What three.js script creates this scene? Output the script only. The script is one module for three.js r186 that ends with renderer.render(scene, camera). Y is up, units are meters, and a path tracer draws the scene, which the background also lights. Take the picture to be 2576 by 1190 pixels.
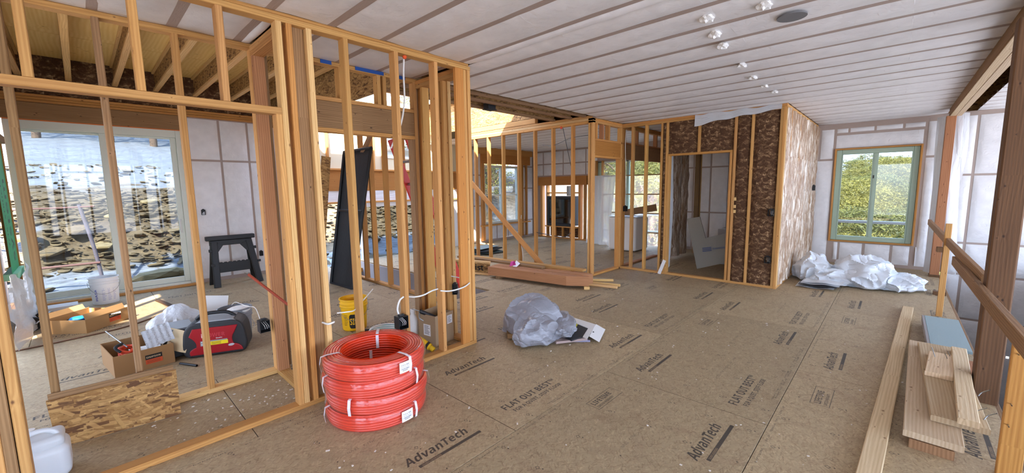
import * as THREE from 'three';
import { mergeGeometries } from 'three/addons/utils/BufferGeometryUtils.js';
import { RoundedBoxGeometry } from 'three/addons/geometries/RoundedBoxGeometry.js';

// ---------------------------------------------------------------- camera, sky, sun, exposure
const scene = new THREE.Scene();
const camera = new THREE.PerspectiveCamera(60.49, 2576 / 1190, 0.05, 400);
camera.position.set(0, 1.61, 0);
{ // heading 43.36 deg from +x towards -z, pitched 6.80 deg down, rolled 0.80 deg
  const yaw = THREE.MathUtils.degToRad(43.362), pitch = THREE.MathUtils.degToRad(-6.802), roll = THREE.MathUtils.degToRad(-0.804);
  camera.rotation.order = 'YXZ';
  camera.rotation.set(pitch, yaw - Math.PI / 2, roll);
}
const renderer = new THREE.WebGLRenderer({ antialias: true });
renderer.toneMapping = THREE.LinearToneMapping;
renderer.toneMappingExposure = 8.5;
renderer.outputColorSpace = THREE.SRGBColorSpace;
renderer.shadowMap.enabled = true;
{ // hazy winter sky: pale blue above, whiter to the horizon, the same all round
  const w = 64, h = 64, d = new Float32Array(w * h * 4);
  for (let j = 0; j < h; j++) {
    const e = (j + 0.5) / h * 180 - 90, t = Math.max(0, e) / 90, k = Math.pow(t, 0.55);
    const c = e < 0 ? [0.44, 0.45, 0.47] : [0.98 - 0.48 * k, 1.13 - 0.38 * k, 1.40 - 0.1 * k];
    for (let i = 0; i < w; i++) d.set([c[0], c[1], c[2], 1], (j * w + i) * 4);
  }
  const sky = new THREE.DataTexture(d, w, h, THREE.RGBAFormat, THREE.FloatType);
  sky.mapping = THREE.EquirectangularReflectionMapping; sky.magFilter = sky.minFilter = THREE.LinearFilter; sky.needsUpdate = true;
  scene.background = sky; scene.environment = sky;
}
const sun = new THREE.DirectionalLight(0xfff2e2, 5.2);
sun.position.set(-19, 28, 23); sun.target.position.set(1, 0, 0);
sun.castShadow = true; sun.shadow.mapSize.set(4096, 4096); sun.shadow.radius = 2;
Object.assign(sun.shadow.camera, { left: -40, right: 40, top: 30, bottom: -30, near: 1, far: 110 });
scene.add(sun, sun.target);

// ---------------------------------------------------------------- helpers. u = along the long wall, v = away to the left, y = up
let seed = 12345;
const rnd = () => { seed = (seed * 1664525 + 1013904223) >>> 0; return seed / 4294967296; };
const rr = (a, b) => a + (b - a) * rnd();
const P = (u, y, v) => new THREE.Vector3(u, y, -v);
function hash(x, y, z = 0) { let h = (x | 0) * 374761393 + (y | 0) * 668265263 + (z | 0) * 1274126177; h = Math.imul(h ^ (h >>> 13), 1274126177); return ((h ^ (h >>> 16)) >>> 0) / 4294967296; }
function noise(x, y, z = 0) {
  const xi = Math.floor(x), yi = Math.floor(y), zi = Math.floor(z), f = (t) => t * t * (3 - 2 * t);
  const a = f(x - xi), b = f(y - yi), c = f(z - zi), L = (p, q, t) => p + (q - p) * t;
  const s = (k) => L(L(hash(xi, yi, k), hash(xi + 1, yi, k), a), L(hash(xi, yi + 1, k), hash(xi + 1, yi + 1, k), a), b);
  return L(s(zi), s(zi + 1), c);
}
const fbm = (x, y, z = 0, o = 4) => { let s = 0, a = 0.5; for (let i = 0; i < o; i++) { s += a * noise(x, y, z + i * 7); x *= 2.03; y *= 2.03; a *= 0.5; } return s; };
const used = {};
const numbered = (n) => { used[n] = (used[n] ?? -1) + 1; return used[n] ? n + '_' + String(used[n]).padStart(3, '0') : n; };
function shade(o) { o.traverse((m) => { if (m.isMesh) { m.castShadow = true; m.receiveShadow = true; } }); return o; }
function thing(name, label, category, group, kind) {
  const g = new THREE.Group(); g.name = numbered(name); scene.add(g);
  g.userData = { label }; if (category) g.userData.category = category;
  if (group) g.userData.group = group; if (kind) g.userData.kind = kind;
  return g;
}
const struct = (name, label) => { const g = thing(name, label, null, null, 'structure'); return g; };
function part(name, geo, mat, parent, label) {
  const m = new THREE.Mesh(geo, mat); m.name = name; m.castShadow = m.receiveShadow = true; parent.add(m);
  if (label) m.userData.label = label;
  return m;
}
function solo(name, geo, mat, label, category, group) {
  const m = new THREE.Mesh(geo, mat); m.name = numbered(name); m.castShadow = m.receiveShadow = true; scene.add(m);
  m.userData = { label, category }; if (group) m.userData.group = group; return m;
}
// raw triangle soup with uv and tint
class Soup {
  constructor() { this.p = []; this.t = []; this.c = []; this.col = [1, 1, 1]; }
  tri(a, b, c, ta, tb, tc) { for (const q of [a, b, c]) { this.p.push(q.x, q.y, q.z); this.c.push(...this.col); } for (const q of [ta, tb, tc]) this.t.push(q[0], q[1]); }
  quad(a, b, c, d, ta, tb, tc, td) { this.tri(a, b, c, ta, tb, tc); this.tri(a, c, d, ta, tc, td); }
  geo(smooth) {
    const g = new THREE.BufferGeometry();
    g.setAttribute('position', new THREE.Float32BufferAttribute(this.p, 3));
    g.setAttribute('uv', new THREE.Float32BufferAttribute(this.t, 2));
    g.setAttribute('color', new THREE.Float32BufferAttribute(this.c, 3));
    g.computeVertexNormals(); return g;
  }
}
// a length of timber between two points: width across `wide`, eased edges, grain along its length
function timber(a, b, w, d, wide, o = {}) {
  const s = new Soup(), L = b.clone().sub(a), len = L.length(), ez = L.normalize();
  const ex = wide.clone().addScaledVector(ez, -wide.dot(ez)).normalize(), ey = ez.clone().cross(ex);
  const e = o.ease ?? Math.min(0.004, w / 6, d / 6), W = w / 2, D = d / 2;
  const sec = [[-W + e, -D], [W - e, -D], [W, -D + e], [W, D - e], [W - e, D], [-W + e, D], [-W, D - e], [-W, -D + e]];
  const ou = o.u ?? rnd(), ov = o.v ?? rnd() * 3, k = o.tone ?? rr(0.84, 1.1);
  const r = k * rr(0.98, 1.02), gC = k * rr(0.95, 1.02), bC = k * rr(0.88, 1.03); s.col = o.col ?? [r, gC, bC];
  const at = (q, z) => a.clone().addScaledVector(ex, q[0]).addScaledVector(ey, q[1]).addScaledVector(ez, z);
  let per = 0;
  for (let i = 0; i < 8; i++) {
    const q = sec[i], n = sec[(i + 1) % 8], l = Math.hypot(n[0] - q[0], n[1] - q[1]);
    s.quad(at(q, 0), at(n, 0), at(n, len), at(q, len), [ou + per, ov], [ou + per + l, ov], [ou + per + l, ov + len], [ou + per, ov + len]); per += l;
  }
  for (const z of [0, len]) for (let i = 1; i < 7; i++) {
    const t = (q) => [ou + q[0], ov + q[1] * 1.2], A = [sec[0], sec[i], sec[i + 1]]; if (!z) A.reverse();
    s.tri(at(A[0], z), at(A[1], z), at(A[2], z), t(A[0]), t(A[1]), t(A[2]));
  }
  return s.geo();
}
// axis-aligned board: the grain runs along the longest side
function board(u0, u1, y0, y1, v0, v1, o = {}) {
  const du = u1 - u0, dy = y1 - y0, dv = v1 - v0, cu = (u0 + u1) / 2, cy = (y0 + y1) / 2, cv = (v0 + v1) / 2;
  if (dy >= du && dy >= dv) return timber(P(cu, y0, cv), P(cu, y1, cv), du, dv, new THREE.Vector3(1, 0, 0), o);
  if (du >= dv) return timber(P(u0, cy, cv), P(u1, cy, cv), dv, dy, new THREE.Vector3(0, 0, 1), o);
  return timber(P(cu, cy, v0), P(cu, cy, v1), du, dy, new THREE.Vector3(1, 0, 0), o);
}
const tubeGeo = (pts, r, seg = 40, rad = 7, closed = false) => new THREE.TubeGeometry(new THREE.CatmullRomCurve3(pts, closed), seg, r, rad, closed);
function tint(g, c) { const n = g.attributes.position.count, a = new Float32Array(n * 3); for (let i = 0; i < n; i++) a.set(c, i * 3); g.setAttribute('color', new THREE.BufferAttribute(a, 3)); return g; }
const boxG = (u0, u1, y0, y1, v0, v1) => { const g = new THREE.BoxGeometry(u1 - u0, y1 - y0, v1 - v0); g.translate((u0 + u1) / 2, (y0 + y1) / 2, -(v0 + v1) / 2); return g; };
const rbox = (u0, u1, y0, y1, v0, v1, r = 0.01, s = 2) => { const g = new RoundedBoxGeometry(u1 - u0, y1 - y0, v1 - v0, s, r); g.translate((u0 + u1) / 2, (y0 + y1) / 2, -(v0 + v1) / 2); return g; };
const merge = (l) => mergeGeometries(l.map((g) => { const q = g.index ? g.toNonIndexed() : g.clone(); for (const k of Object.keys(q.attributes)) if (!['position', 'normal', 'uv'].includes(k)) q.deleteAttribute(k); return q; }));
// box with uv in metres on every face
function slab(u0, u1, y0, y1, v0, v1, o = {}) {
  const s = new Soup(), ou = o.u ?? 0, ov = o.v ?? 0; s.col = o.col ?? [1, 1, 1];
  const q = (a, b, c, d, f) => s.quad(a, b, c, d, f(a), f(b), f(c), f(d));
  const fx = (p) => [ou - p.z, ov + p.y], fy = (p) => [ou + p.x, ov - p.z], fz = (p) => [ou + p.x, ov + p.y];
  const c = (i, j, k) => P(i ? u1 : u0, j ? y1 : y0, k ? v1 : v0);
  q(c(1, 0, 0), c(1, 0, 1), c(1, 1, 1), c(1, 1, 0), fx); q(c(0, 0, 1), c(0, 0, 0), c(0, 1, 0), c(0, 1, 1), fx);
  q(c(0, 1, 0), c(1, 1, 0), c(1, 1, 1), c(0, 1, 1), fy); q(c(0, 0, 1), c(1, 0, 1), c(1, 0, 0), c(0, 0, 0), fy);
  q(c(0, 0, 0), c(1, 0, 0), c(1, 1, 0), c(0, 1, 0), fz); q(c(1, 0, 1), c(0, 0, 1), c(0, 1, 1), c(1, 1, 1), fz);
  return s.geo();
}
// grid surface from a function (s,t in 0..1) -> Vector3, uv in metres
function sheet(nx, ny, f, w = 1, h = 1, ou = 0, ov = 0) {
  const p = [], t = [], ix = [];
  for (let j = 0; j <= ny; j++) for (let i = 0; i <= nx; i++) { const q = f(i / nx, j / ny); p.push(q.x, q.y, q.z); t.push(ou + i / nx * w, ov + j / ny * h); }
  for (let j = 0; j < ny; j++) for (let i = 0; i < nx; i++) { const a = j * (nx + 1) + i, b = a + 1, c = a + nx + 1, d = c + 1; ix.push(a, b, d, a, d, c); }
  const g = new THREE.BufferGeometry(); g.setAttribute('position', new THREE.Float32BufferAttribute(p, 3)); g.setAttribute('uv', new THREE.Float32BufferAttribute(t, 2));
  g.setIndex(ix); g.computeVertexNormals(); return g;
}

// lumpy creased body, flat underneath
const lump = (rx, ry, rz, cx, cy, cz, z, amp, f, cut, n, yaw = 0) => { const g = new THREE.IcosahedronGeometry(1, n), p = g.attributes.position; for (let i = 0; i < p.count; i++) { const x = p.getX(i), y = p.getY(i), w = p.getZ(i), q = fbm(x * f * 0.5 + z, y * f * 0.5 + w * 0.7, w * f * 0.5 + z, 3), r1 = Math.abs(noise(x * f + z + q * 2, y * f * 0.7, w * f) * 2 - 1), r2 = Math.abs(noise(x * f * 2.1 + q * 3, y * f * 1.6 + z, w * f * 2.1) * 2 - 1), k = 1 + amp * (0.7 * q - 0.3 + 0.48 * Math.pow(1 - r1, 3) - 0.09 * Math.pow(1 - r2, 6)); p.setXYZ(i, x * k * rx, y * k * ry, w * k * rz); } g.rotateY(yaw); g.translate(0, cy, 0); for (let i = 0; i < p.count; i++) if (p.getY(i) < cut) p.setY(i, cut + 0.12 * (p.getY(i) - cut)); g.translate(cx, 0, -cz); g.computeVertexNormals(); return g; };
// ---------------------------------------------------------------- textures and materials
function dataTex(w, h, f, srgb = true) {
  const d = new Uint8Array(w * h * 4);
  for (let j = 0; j < h; j++) for (let i = 0; i < w; i++) { const c = f(i, j); const k = (j * w + i) * 4; d[k] = c[0]; d[k + 1] = c[1]; d[k + 2] = c[2]; d[k + 3] = c[3] ?? 255; }
  const t = new THREE.DataTexture(d, w, h); t.magFilter = THREE.LinearFilter; t.minFilter = THREE.LinearMipmapLinearFilter; t.generateMipmaps = true;
  t.wrapS = t.wrapT = THREE.RepeatWrapping; if (srgb) t.colorSpace = THREE.SRGBColorSpace; t.needsUpdate = true; return t;
}
function canvasTex(w, h, draw, srgb = true) {
  const c = document.createElement('canvas'); c.width = w; c.height = h; const x = c.getContext('2d'); draw(x, w, h);
  const t = new THREE.CanvasTexture(c); t.wrapS = t.wrapT = THREE.RepeatWrapping; if (srgb) t.colorSpace = THREE.SRGBColorSpace; return t;
}
const clamp = (x) => Math.max(0, Math.min(255, x));
const mixc = (a, b, t) => [a[0] + (b[0] - a[0]) * t, a[1] + (b[1] - a[1]) * t, a[2] + (b[2] - a[2]) * t];
function woodTex(light, dark, knot, z) { // 0.5 m across, 2 m along
  const kn = []; for (let i = 0; i < 15; i++) kn.push([hash(i, 3, z) * 256, hash(i, 5, z) * 1024, 1.6 + hash(i, 7, z) * 3.6]);
  return dataTex(256, 1024, (i, j) => {
    let warp = 0, kk = 0;
    for (const k of kn) { const dx = i - k[0], dy = (j - k[1]) * 0.62, r = Math.hypot(dx, dy) / k[2]; if (r < 5) { warp += Math.sign(dx || 1) * 5 * Math.exp(-r * r / 5); kk = Math.max(kk, 1 - Math.max(0, r - 0.35) / 0.9); } }
    const x = i + warp, per = (a) => a; // grain stretched along the board
    const g = fbm(x / 7, j / 190, z, 3), fine = noise(x / 1.3, j / 40, z + 9), ring = 0.5 + 0.5 * Math.sin((x / 9 + 3.5 * fbm(x / 60, j / 420, z + 4, 2)) * 6.283);
    const t = 0.5 * ring + 0.55 * g + 0.22 * fine - 0.25, blot = noise(i / 60, j / 160, z + 30);
    let c = mixc(light, dark, Math.max(0, Math.min(1, t)) * 0.8); c = mixc(c, dark, 0.18 * blot);
    if (kk > 0) c = mixc(c, knot, Math.min(1, kk * kk) * 0.72);
    return [clamp(c[0]), clamp(c[1]), clamp(c[2])];
  });
}
const rep = (t, x, y) => { t.repeat.set(x, y); return t; };
const firTex = rep(woodTex([214, 164, 98], [164, 110, 54], [84, 48, 22], 1), 2, 0.5);
const oldTex = rep(woodTex([168, 130, 90], [112, 80, 48], [56, 36, 20], 2), 2, 0.5);
const woodBump = rep(dataTex(256, 512, (i, j) => { const g = 255 * (0.6 * noise(i / 1.2, j / 60, 3) + 0.4 * noise(i / 3, j / 9, 5)); return [g, g, g]; }, false), 2, 0.5);
const lum = (map, o = {}) => new THREE.MeshStandardMaterial({ map, vertexColors: true, roughness: 0.78, bumpMap: woodBump, bumpScale: 0.0012, ...o });
const M = {};
M.fir = lum(firTex); M.firWarm = lum(firTex, { color: new THREE.Color(0.97, 0.88, 0.74) }); M.firPale = lum(rep(woodTex([230, 192, 132], [190, 142, 82], [104, 64, 32], 7), 2, 0.5));
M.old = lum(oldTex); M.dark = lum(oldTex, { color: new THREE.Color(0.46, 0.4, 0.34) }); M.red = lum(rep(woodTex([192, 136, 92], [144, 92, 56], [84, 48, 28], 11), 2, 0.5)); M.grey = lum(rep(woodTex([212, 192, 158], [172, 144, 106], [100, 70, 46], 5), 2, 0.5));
M.glulam = lum(firTex, { color: new THREE.Color(0.86, 0.68, 0.42) });
const osbTex = canvasTex(1024, 1024, (x, w, h) => { // 1.2 m of oriented strands
  x.fillStyle = '#9c7440'; x.fillRect(0, 0, w, h);
  for (let i = 0; i < 9000; i++) {
    const px = hash(i, 1) * w, py = hash(i, 2) * h, l = 24 + hash(i, 3) * 80, b = 5 + hash(i, 4) * 16, a = (hash(i, 5) - 0.5) * 0.7 + (hash(i, 6) > 0.92 ? 0.8 : 0);
    const k = hash(i, 7), c = k > 0.86 ? [92, 58, 28] : mixc([204, 162, 100], [134, 94, 48], hash(i, 8));
    x.fillStyle = `rgba(${c.map(Math.round).join(',')},${0.55 + 0.4 * hash(i, 9)})`;
    for (const ox of [-w, 0, w]) for (const oy of [-h, 0, h]) { const X = px + ox, Y = py + oy; if (X < -90 || X > w + 90 || Y < -90 || Y > h + 90) continue; x.save(); x.translate(X, Y); x.rotate(a); x.fillRect(-l / 2, -b / 2, l, b); x.fillStyle = 'rgba(70,42,18,0.28)'; x.fillRect(-l / 2, b / 2 - 1.4, l, 1.4); x.restore(); x.fillStyle = `rgba(${c.map(Math.round).join(',')},0.8)`; }
  }
});
osbTex.repeat.set(1 / 1.2, 1 / 1.2);
const osbBump = rep(dataTex(512, 512, (i, j) => { const g = 255 * (0.5 * noise(i / 26, j / 7, 3) + 0.5 * noise(i / 10, j / 4, 8)); return [g, g, g]; }, false), 1 / 0.6, 1 / 0.6);
M.osb = new THREE.MeshStandardMaterial({ map: osbTex, vertexColors: true, roughness: 0.8, bumpMap: osbBump, bumpScale: 0.003 });
M.osbYellow = new THREE.MeshStandardMaterial({ map: rep(woodTex([250, 214, 138], [230, 184, 100], [176, 124, 58], 9), 0.8, 0.4), vertexColors: true, roughness: 0.7 });
// subfloor panel print, 2.37 x 1.219 m
function floorPrint(z) {
  return canvasTex(2048, 1053, (x, w, h) => {
    const S = w / 2.37; x.fillStyle = '#ab9877'; x.fillRect(0, 0, w, h);
    for (let i = 0; i < 26000; i++) {
      const px = hash(i, 1, z) * w, py = hash(i, 2, z) * h, l = 8 + hash(i, 3, z) * 34, b = 1.5 + hash(i, 4, z) * 5, a = (hash(i, 5, z) - 0.5) * 2.4, c = mixc([208, 186, 148], [122, 100, 74], Math.pow(hash(i, 8, z), 0.9));
      x.fillStyle = `rgba(${c.map(Math.round).join(',')},${0.22 + 0.3 * hash(i, 9, z)})`; x.save(); x.translate(px, py); x.rotate(a); x.fillRect(-l / 2, -b / 2, l, b); x.restore();
    }
    for (let i = 0; i < 60; i++) { // scuffs and blotches of dirt
      const px = hash(i, 31, z) * w, py = hash(i, 32, z) * h, r = 12 + hash(i, 33, z) * 60; x.fillStyle = `rgba(96,70,48,${0.03 + 0.05 * hash(i, 34, z)})`;
      x.save(); x.translate(px, py); x.rotate(hash(i, 35, z) * 3); x.scale(1.8, 0.7); x.beginPath(); for (let k = 0; k < 14; k++) { const q = r * (0.6 + 0.6 * hash(i, k, z + 3)), an = k / 14 * 6.283; x.lineTo(q * Math.cos(an), q * Math.sin(an)); } x.fill(); x.restore();
    }
    const ink = 'rgba(52,47,43,0.82)', X = (m) => m * S, Y = (m) => h - m * S;
    const text = (s, m, base, len, size, font) => { x.save(); x.font = font.replace('SZ', Math.round(size * S)); x.fillStyle = ink; const q = x.measureText(s).width; x.translate(X(m), Y(base)); x.scale(len * S / q, 1); x.fillText(s, 0, 0); x.restore(); };
    for (const [m, b] of [[0.19, 0.955], [1.68, 0.185]]) { // brand name over a bar
      text('AdvanTech', m, b + 0.035, 0.47, 0.1, 'italic bold SZpx sans-serif');
      x.fillStyle = ink; x.save(); x.translate(X(m + 0.05), Y(b)); x.transform(1, 0, 0, 1, 0, 0); x.fillRect(0, 0, 0.48 * S, 0.024 * S); x.restore();
      x.save(); x.fillStyle = 'rgba(176,146,108,0.75)'; x.font = `bold ${Math.round(0.02 * S)}px sans-serif`; x.fillText('SUBFLOORING', X(m + 0.07), Y(b - 0.02)); x.restore();
    }
    text('FLAT OUT BEST™', 0.13, 0.222, 0.62, 0.088, 'bold SZpx sans-serif'); text('FOR A QUIET, STIFF FLOOR', 0.17, 0.155, 0.56, 0.05, 'bold SZpx sans-serif');
    x.strokeStyle = ink; x.lineWidth = 3; x.strokeRect(X(1.79), Y(1.055), 0.34 * S, 0.115 * S);
    text('LIFETIME', 1.81, 0.992, 0.25, 0.06, 'bold SZpx sans-serif'); text('LIMITED WARRANTY', 1.81, 0.956, 0.22, 0.028, 'bold SZpx sans-serif');
    x.globalAlpha = 0.6; text('SIZED FOR SPACING  24  SPAN', 0.5, 0.46, 0.55, 0.026, 'SZpx monospace'); text('NAIL LINE   16   24', 1.5, 0.6, 0.4, 0.026, 'SZpx monospace'); x.globalAlpha = 1;
    for (const yy of [0.03, 0.045, 1.18]) text('TONGUE THIS SIDE UP  EXPOSURE 1  ES 3  TONGUE THIS SIDE UP', 0.05 + hash(yy * 99 | 0, z) * 0.4, yy, 1.3, 0.014, 'SZpx monospace');
    x.strokeStyle = 'rgba(46,40,36,0.75)'; x.lineWidth = 2.4; // nail-position marks and nail heads
    for (let i = 0; i < 6; i++) for (let j = 0; j < 5; j++) { const px = X(0.2 + i * 0.405), py = Y(0.06 + j * 0.27 + 0.02 * hash(i, j, z)); if (hash(i, j, z + 2) < 0.75) { x.save(); x.translate(px, py); x.rotate(0.6); x.strokeRect(-8, -8, 16, 16); x.restore(); } x.fillStyle = 'rgba(40,34,30,0.8)'; x.beginPath(); x.arc(px + 10, py + 26, 4, 0, 7); x.fill(); }
    for (let i = 0; i < 26; i++) { x.strokeStyle = `rgba(60,48,38,${0.15 + 0.35 * hash(i, 51, z)})`; x.lineWidth = 1.5; const px = hash(i, 52, z) * w, py = hash(i, 53, z) * h; x.beginPath(); x.moveTo(px, py); x.lineTo(px + (hash(i, 54, z) - 0.5) * 120, py + (hash(i, 55, z) - 0.5) * 40); x.stroke(); }
    x.fillStyle = 'rgba(58,40,28,0.9)'; x.fillRect(0, 0, w, 2); x.fillRect(0, 0, 2, h);
  });
}
const fp = [floorPrint(1), floorPrint(2)]; fp.forEach((t) => { t.wrapS = t.wrapT = THREE.ClampToEdgeWrapping; });
const floorBump = dataTex(512, 256, (i, j) => { const g = 255 * (0.5 * noise(i / 9, j / 3, 3) + 0.5 * noise(i / 3, j / 2, 8)); return [g, g, g]; }, false);
M.floor = fp.map((map) => new THREE.MeshStandardMaterial({ map, vertexColors: true, roughness: 0.66, bumpMap: floorBump, bumpScale: 0.0015 }));
const crinkle = dataTex(512, 512, (i, j) => { const a = fbm(i / 40, j / 26, 1, 4), r = 1 - Math.abs(fbm(i / 30 + a * 2, j / 44, 6, 3) * 2 - 1), g = 255 * (0.55 * a + 0.45 * r * r); return [g, g, g]; }, false);
const filmDirt = dataTex(256, 256, (i, j) => { const g = 236 + 18 * (fbm(i / 24, j / 24, 2, 3) - 0.45); return [clamp(g), clamp(g - 3), clamp(g - 6)]; });
M.film = new THREE.MeshPhysicalMaterial({ map: filmDirt, color: new THREE.Color(0.91, 0.91, 0.92), roughness: 0.42, bumpMap: crinkle, bumpScale: 0.004, specularIntensity: 0.6 });
M.filmWall = new THREE.MeshPhysicalMaterial({ map: filmDirt, color: new THREE.Color(0.90, 0.905, 0.92), roughness: 0.33, bumpMap: crinkle, bumpScale: 0.005, specularIntensity: 0.7 });
M.strip = new THREE.MeshStandardMaterial({ color: new THREE.Color(0.40, 0.31, 0.26), roughness: 0.6, bumpMap: crinkle, bumpScale: 0.003 });
M.poly = new THREE.MeshPhysicalMaterial({ color: new THREE.Color(0.82, 0.85, 0.88), roughness: 0.3, bumpMap: crinkle, bumpScale: 0.006, transmission: 0.28, thickness: 0, side: THREE.DoubleSide });
M.polyClear = new THREE.MeshPhysicalMaterial({ color: new THREE.Color(0.93, 0.94, 0.95), roughness: 0.25, bumpMap: crinkle, bumpScale: 0.01, transmission: 0.6, thickness: 0, side: THREE.DoubleSide });
M.polySoft = new THREE.MeshPhysicalMaterial({ color: new THREE.Color(0.98, 0.98, 0.97), roughness: 0.7, bumpMap: crinkle, bumpScale: 0.01, transmission: 0.85, thickness: 0, side: THREE.DoubleSide });
const wool = dataTex(512, 512, (i, j) => {
  const wx = (fbm(i / 40, j / 34, 3, 3) - 0.5) * 2.4, wy = (fbm(i / 36, j / 40, 13, 3) - 0.5) * 2.4, a = fbm(i / 30 + wx, j / 20 + wy, 5, 4), b = fbm(i / 9 + wx * 2, j / 6 + wy * 2, 8, 3), t = Math.max(0, Math.min(1, (a - 0.3) * 1.7 + (b - 0.45) * 0.9));
  const c = mixc([84, 55, 33], [206, 170, 128], t * t * 0.85 + 0.15 * t); return c.map(clamp);
});
const woolBump = dataTex(512, 512, (i, j) => { const g = 255 * (0.7 * fbm(i / 20, j / 12, 3, 4) + 0.3 * noise(i / 3, j / 2, 5)); return [g, g, g]; }, false);
M.wool = new THREE.MeshStandardMaterial({ map: rep(wool, 1.25, 1.25), roughness: 1, bumpMap: rep(woolBump, 1.25, 1.25), bumpScale: 0.02 });
const woolP = dataTex(512, 512, (i, j) => { const w = fbm(i / 30, j / 60, 3, 4) * 3, a = fbm(i / 9 + w, j / 110, 5, 4), t = Math.max(0, Math.min(1, (a - 0.3) * 2.4)); return mixc([150, 112, 76], [238, 226, 210], t).map(clamp); });
M.woolPale = new THREE.MeshPhysicalMaterial({ map: woolP, color: 0xffffff, roughness: 0.5, bumpMap: woolBump, bumpScale: 0.012, clearcoat: 0.6, clearcoatRoughness: 0.3 });
const std = (hex, roughness = 0.6, o = {}) => new THREE.MeshStandardMaterial({ color: hex, roughness, ...o });
M.vinyl = std(0xd9ddd0, 0.4); M.vinylGreen = std(0x9fb29b, 0.4); M.black = std(0x17181a, 0.5); M.blackMatte = std(0x1b1c1e, 0.75); M.steel = std(0x9a9a98, 0.35, { metalness: 0.9 });
M.white = std(0xe6e4e0, 0.5); M.cable = std(0xe2e0da, 0.45); M.cableBrown = std(0x6d4a34, 0.55); M.card = std(0xb08858, 0.85); M.cardDark = std(0x8a6840, 0.85);
M.glass = new THREE.MeshPhysicalMaterial({ color: new THREE.Color(0.51, 0.54, 0.55), roughness: 0.02, transmission: 1, thickness: 0, ior: 1.5 });
M.foam = std(0xe07a3a, 0.9); M.concrete = std(0x8f8686, 0.9, { bumpMap: floorBump, bumpScale: 0.002 });
M.gypsum = std(0x9d9794, 0.85, { bumpMap: crinkle, bumpScale: 0.002 });
const UY = new THREE.Vector3(0, 1, 0), UX = new THREE.Vector3(1, 0, 0), UZ = new THREE.Vector3(0, 0, 1);
// ================================================================ FLOOR
const ROW0 = 0.52, ROWH = 1.219, PL = 2.37;
{
  const floor = struct('floor', 'printed tan subfloor panels with dark ink lettering across the whole storey');
  const areas = [[-4.2, 3.48, -0.63, 9.02], [-4.2, 2.2, -2.1, -0.63], [3.48, 4.35, -0.63, 4.6], [4.35, 10.6, -0.63, 9.02]];
  for (let r = -3; r < 8; r++) {
    const v0 = ROW0 + r * ROWH, v1 = v0 + ROWH, s0 = (((r % 2) + 2) % 2 ? 4.22 : 3.03) + (r === -1 ? -0.07 : 0);
    for (let k = -4; k < 4; k++) {
      const u0 = s0 + k * PL, u1 = u0 + PL, tone = rr(0.88, 1.04);
      for (const [a0, a1, b0, b1] of areas) {
        const x0 = Math.max(u0, a0) + 0.002, x1 = Math.min(u1, a1) - 0.002, z0 = Math.max(v0, b0) + 0.002, z1 = Math.min(v1, b1) - 0.002;
        if (x1 - x0 < 0.02 || z1 - z0 < 0.02) continue;
        const s = new Soup(); s.col = [tone, tone * 0.985, tone * 0.96];
        const T = (p) => [(p.x - u0) / PL, (-p.z - v0) / ROWH], q = (a, b, c, d) => s.quad(a, b, c, d, T(a), T(b), T(c), T(d));
        const c = (i, y, j) => P(i ? x1 : x0, y, j ? z1 : z0), e = 0.0015, ci = (i, j) => P(i ? x1 - e : x0 + e, 0, j ? z1 - e : z0 + e);
        q(ci(0, 0), ci(1, 0), ci(1, 1), ci(0, 1));
        for (const [[i, j], [m, n]] of [[[0, 0], [1, 0]], [[1, 0], [1, 1]], [[1, 1], [0, 1]], [[0, 1], [0, 0]]]) { q(c(i, -e, j), c(m, -e, n), ci(m, n), ci(i, j)); q(c(i, -0.022, j), c(m, -0.022, n), c(m, -e, n), c(i, -e, j)); }
        part('panel', s.geo(), M.floor[(r + k + 40) % 2], floor);
      }
    }
  }
  for (const [a0, a1, b0, b1] of areas) part('joist_deck', tint(boxG(a0, a1, -0.3, -0.024, b0, b1), [1, 1, 1]), M.old, floor);
  const well = struct('floor_sunken', 'grey concrete slab and walls of the sunken entry behind the hall studs');
  part('slab', boxG(3.48, 4.35, -0.6, -0.5, 4.6, 9.0), M.concrete, well);
  part('side', boxG(4.33, 4.35, -0.5, -0.03, 4.6, 9.0), M.gypsum, well); part('side', boxG(3.48, 4.35, -0.5, -0.03, 4.58, 4.6), M.gypsum, well);
  const rim = struct('trim_1', 'stair edge joist under the subfloor beside the stairwell');
  part('rim_board', board(2.2, 10.5, -0.3, -0.03, -0.668, -0.632, { tone: 0.8 }), M.old, rim);
}
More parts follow.
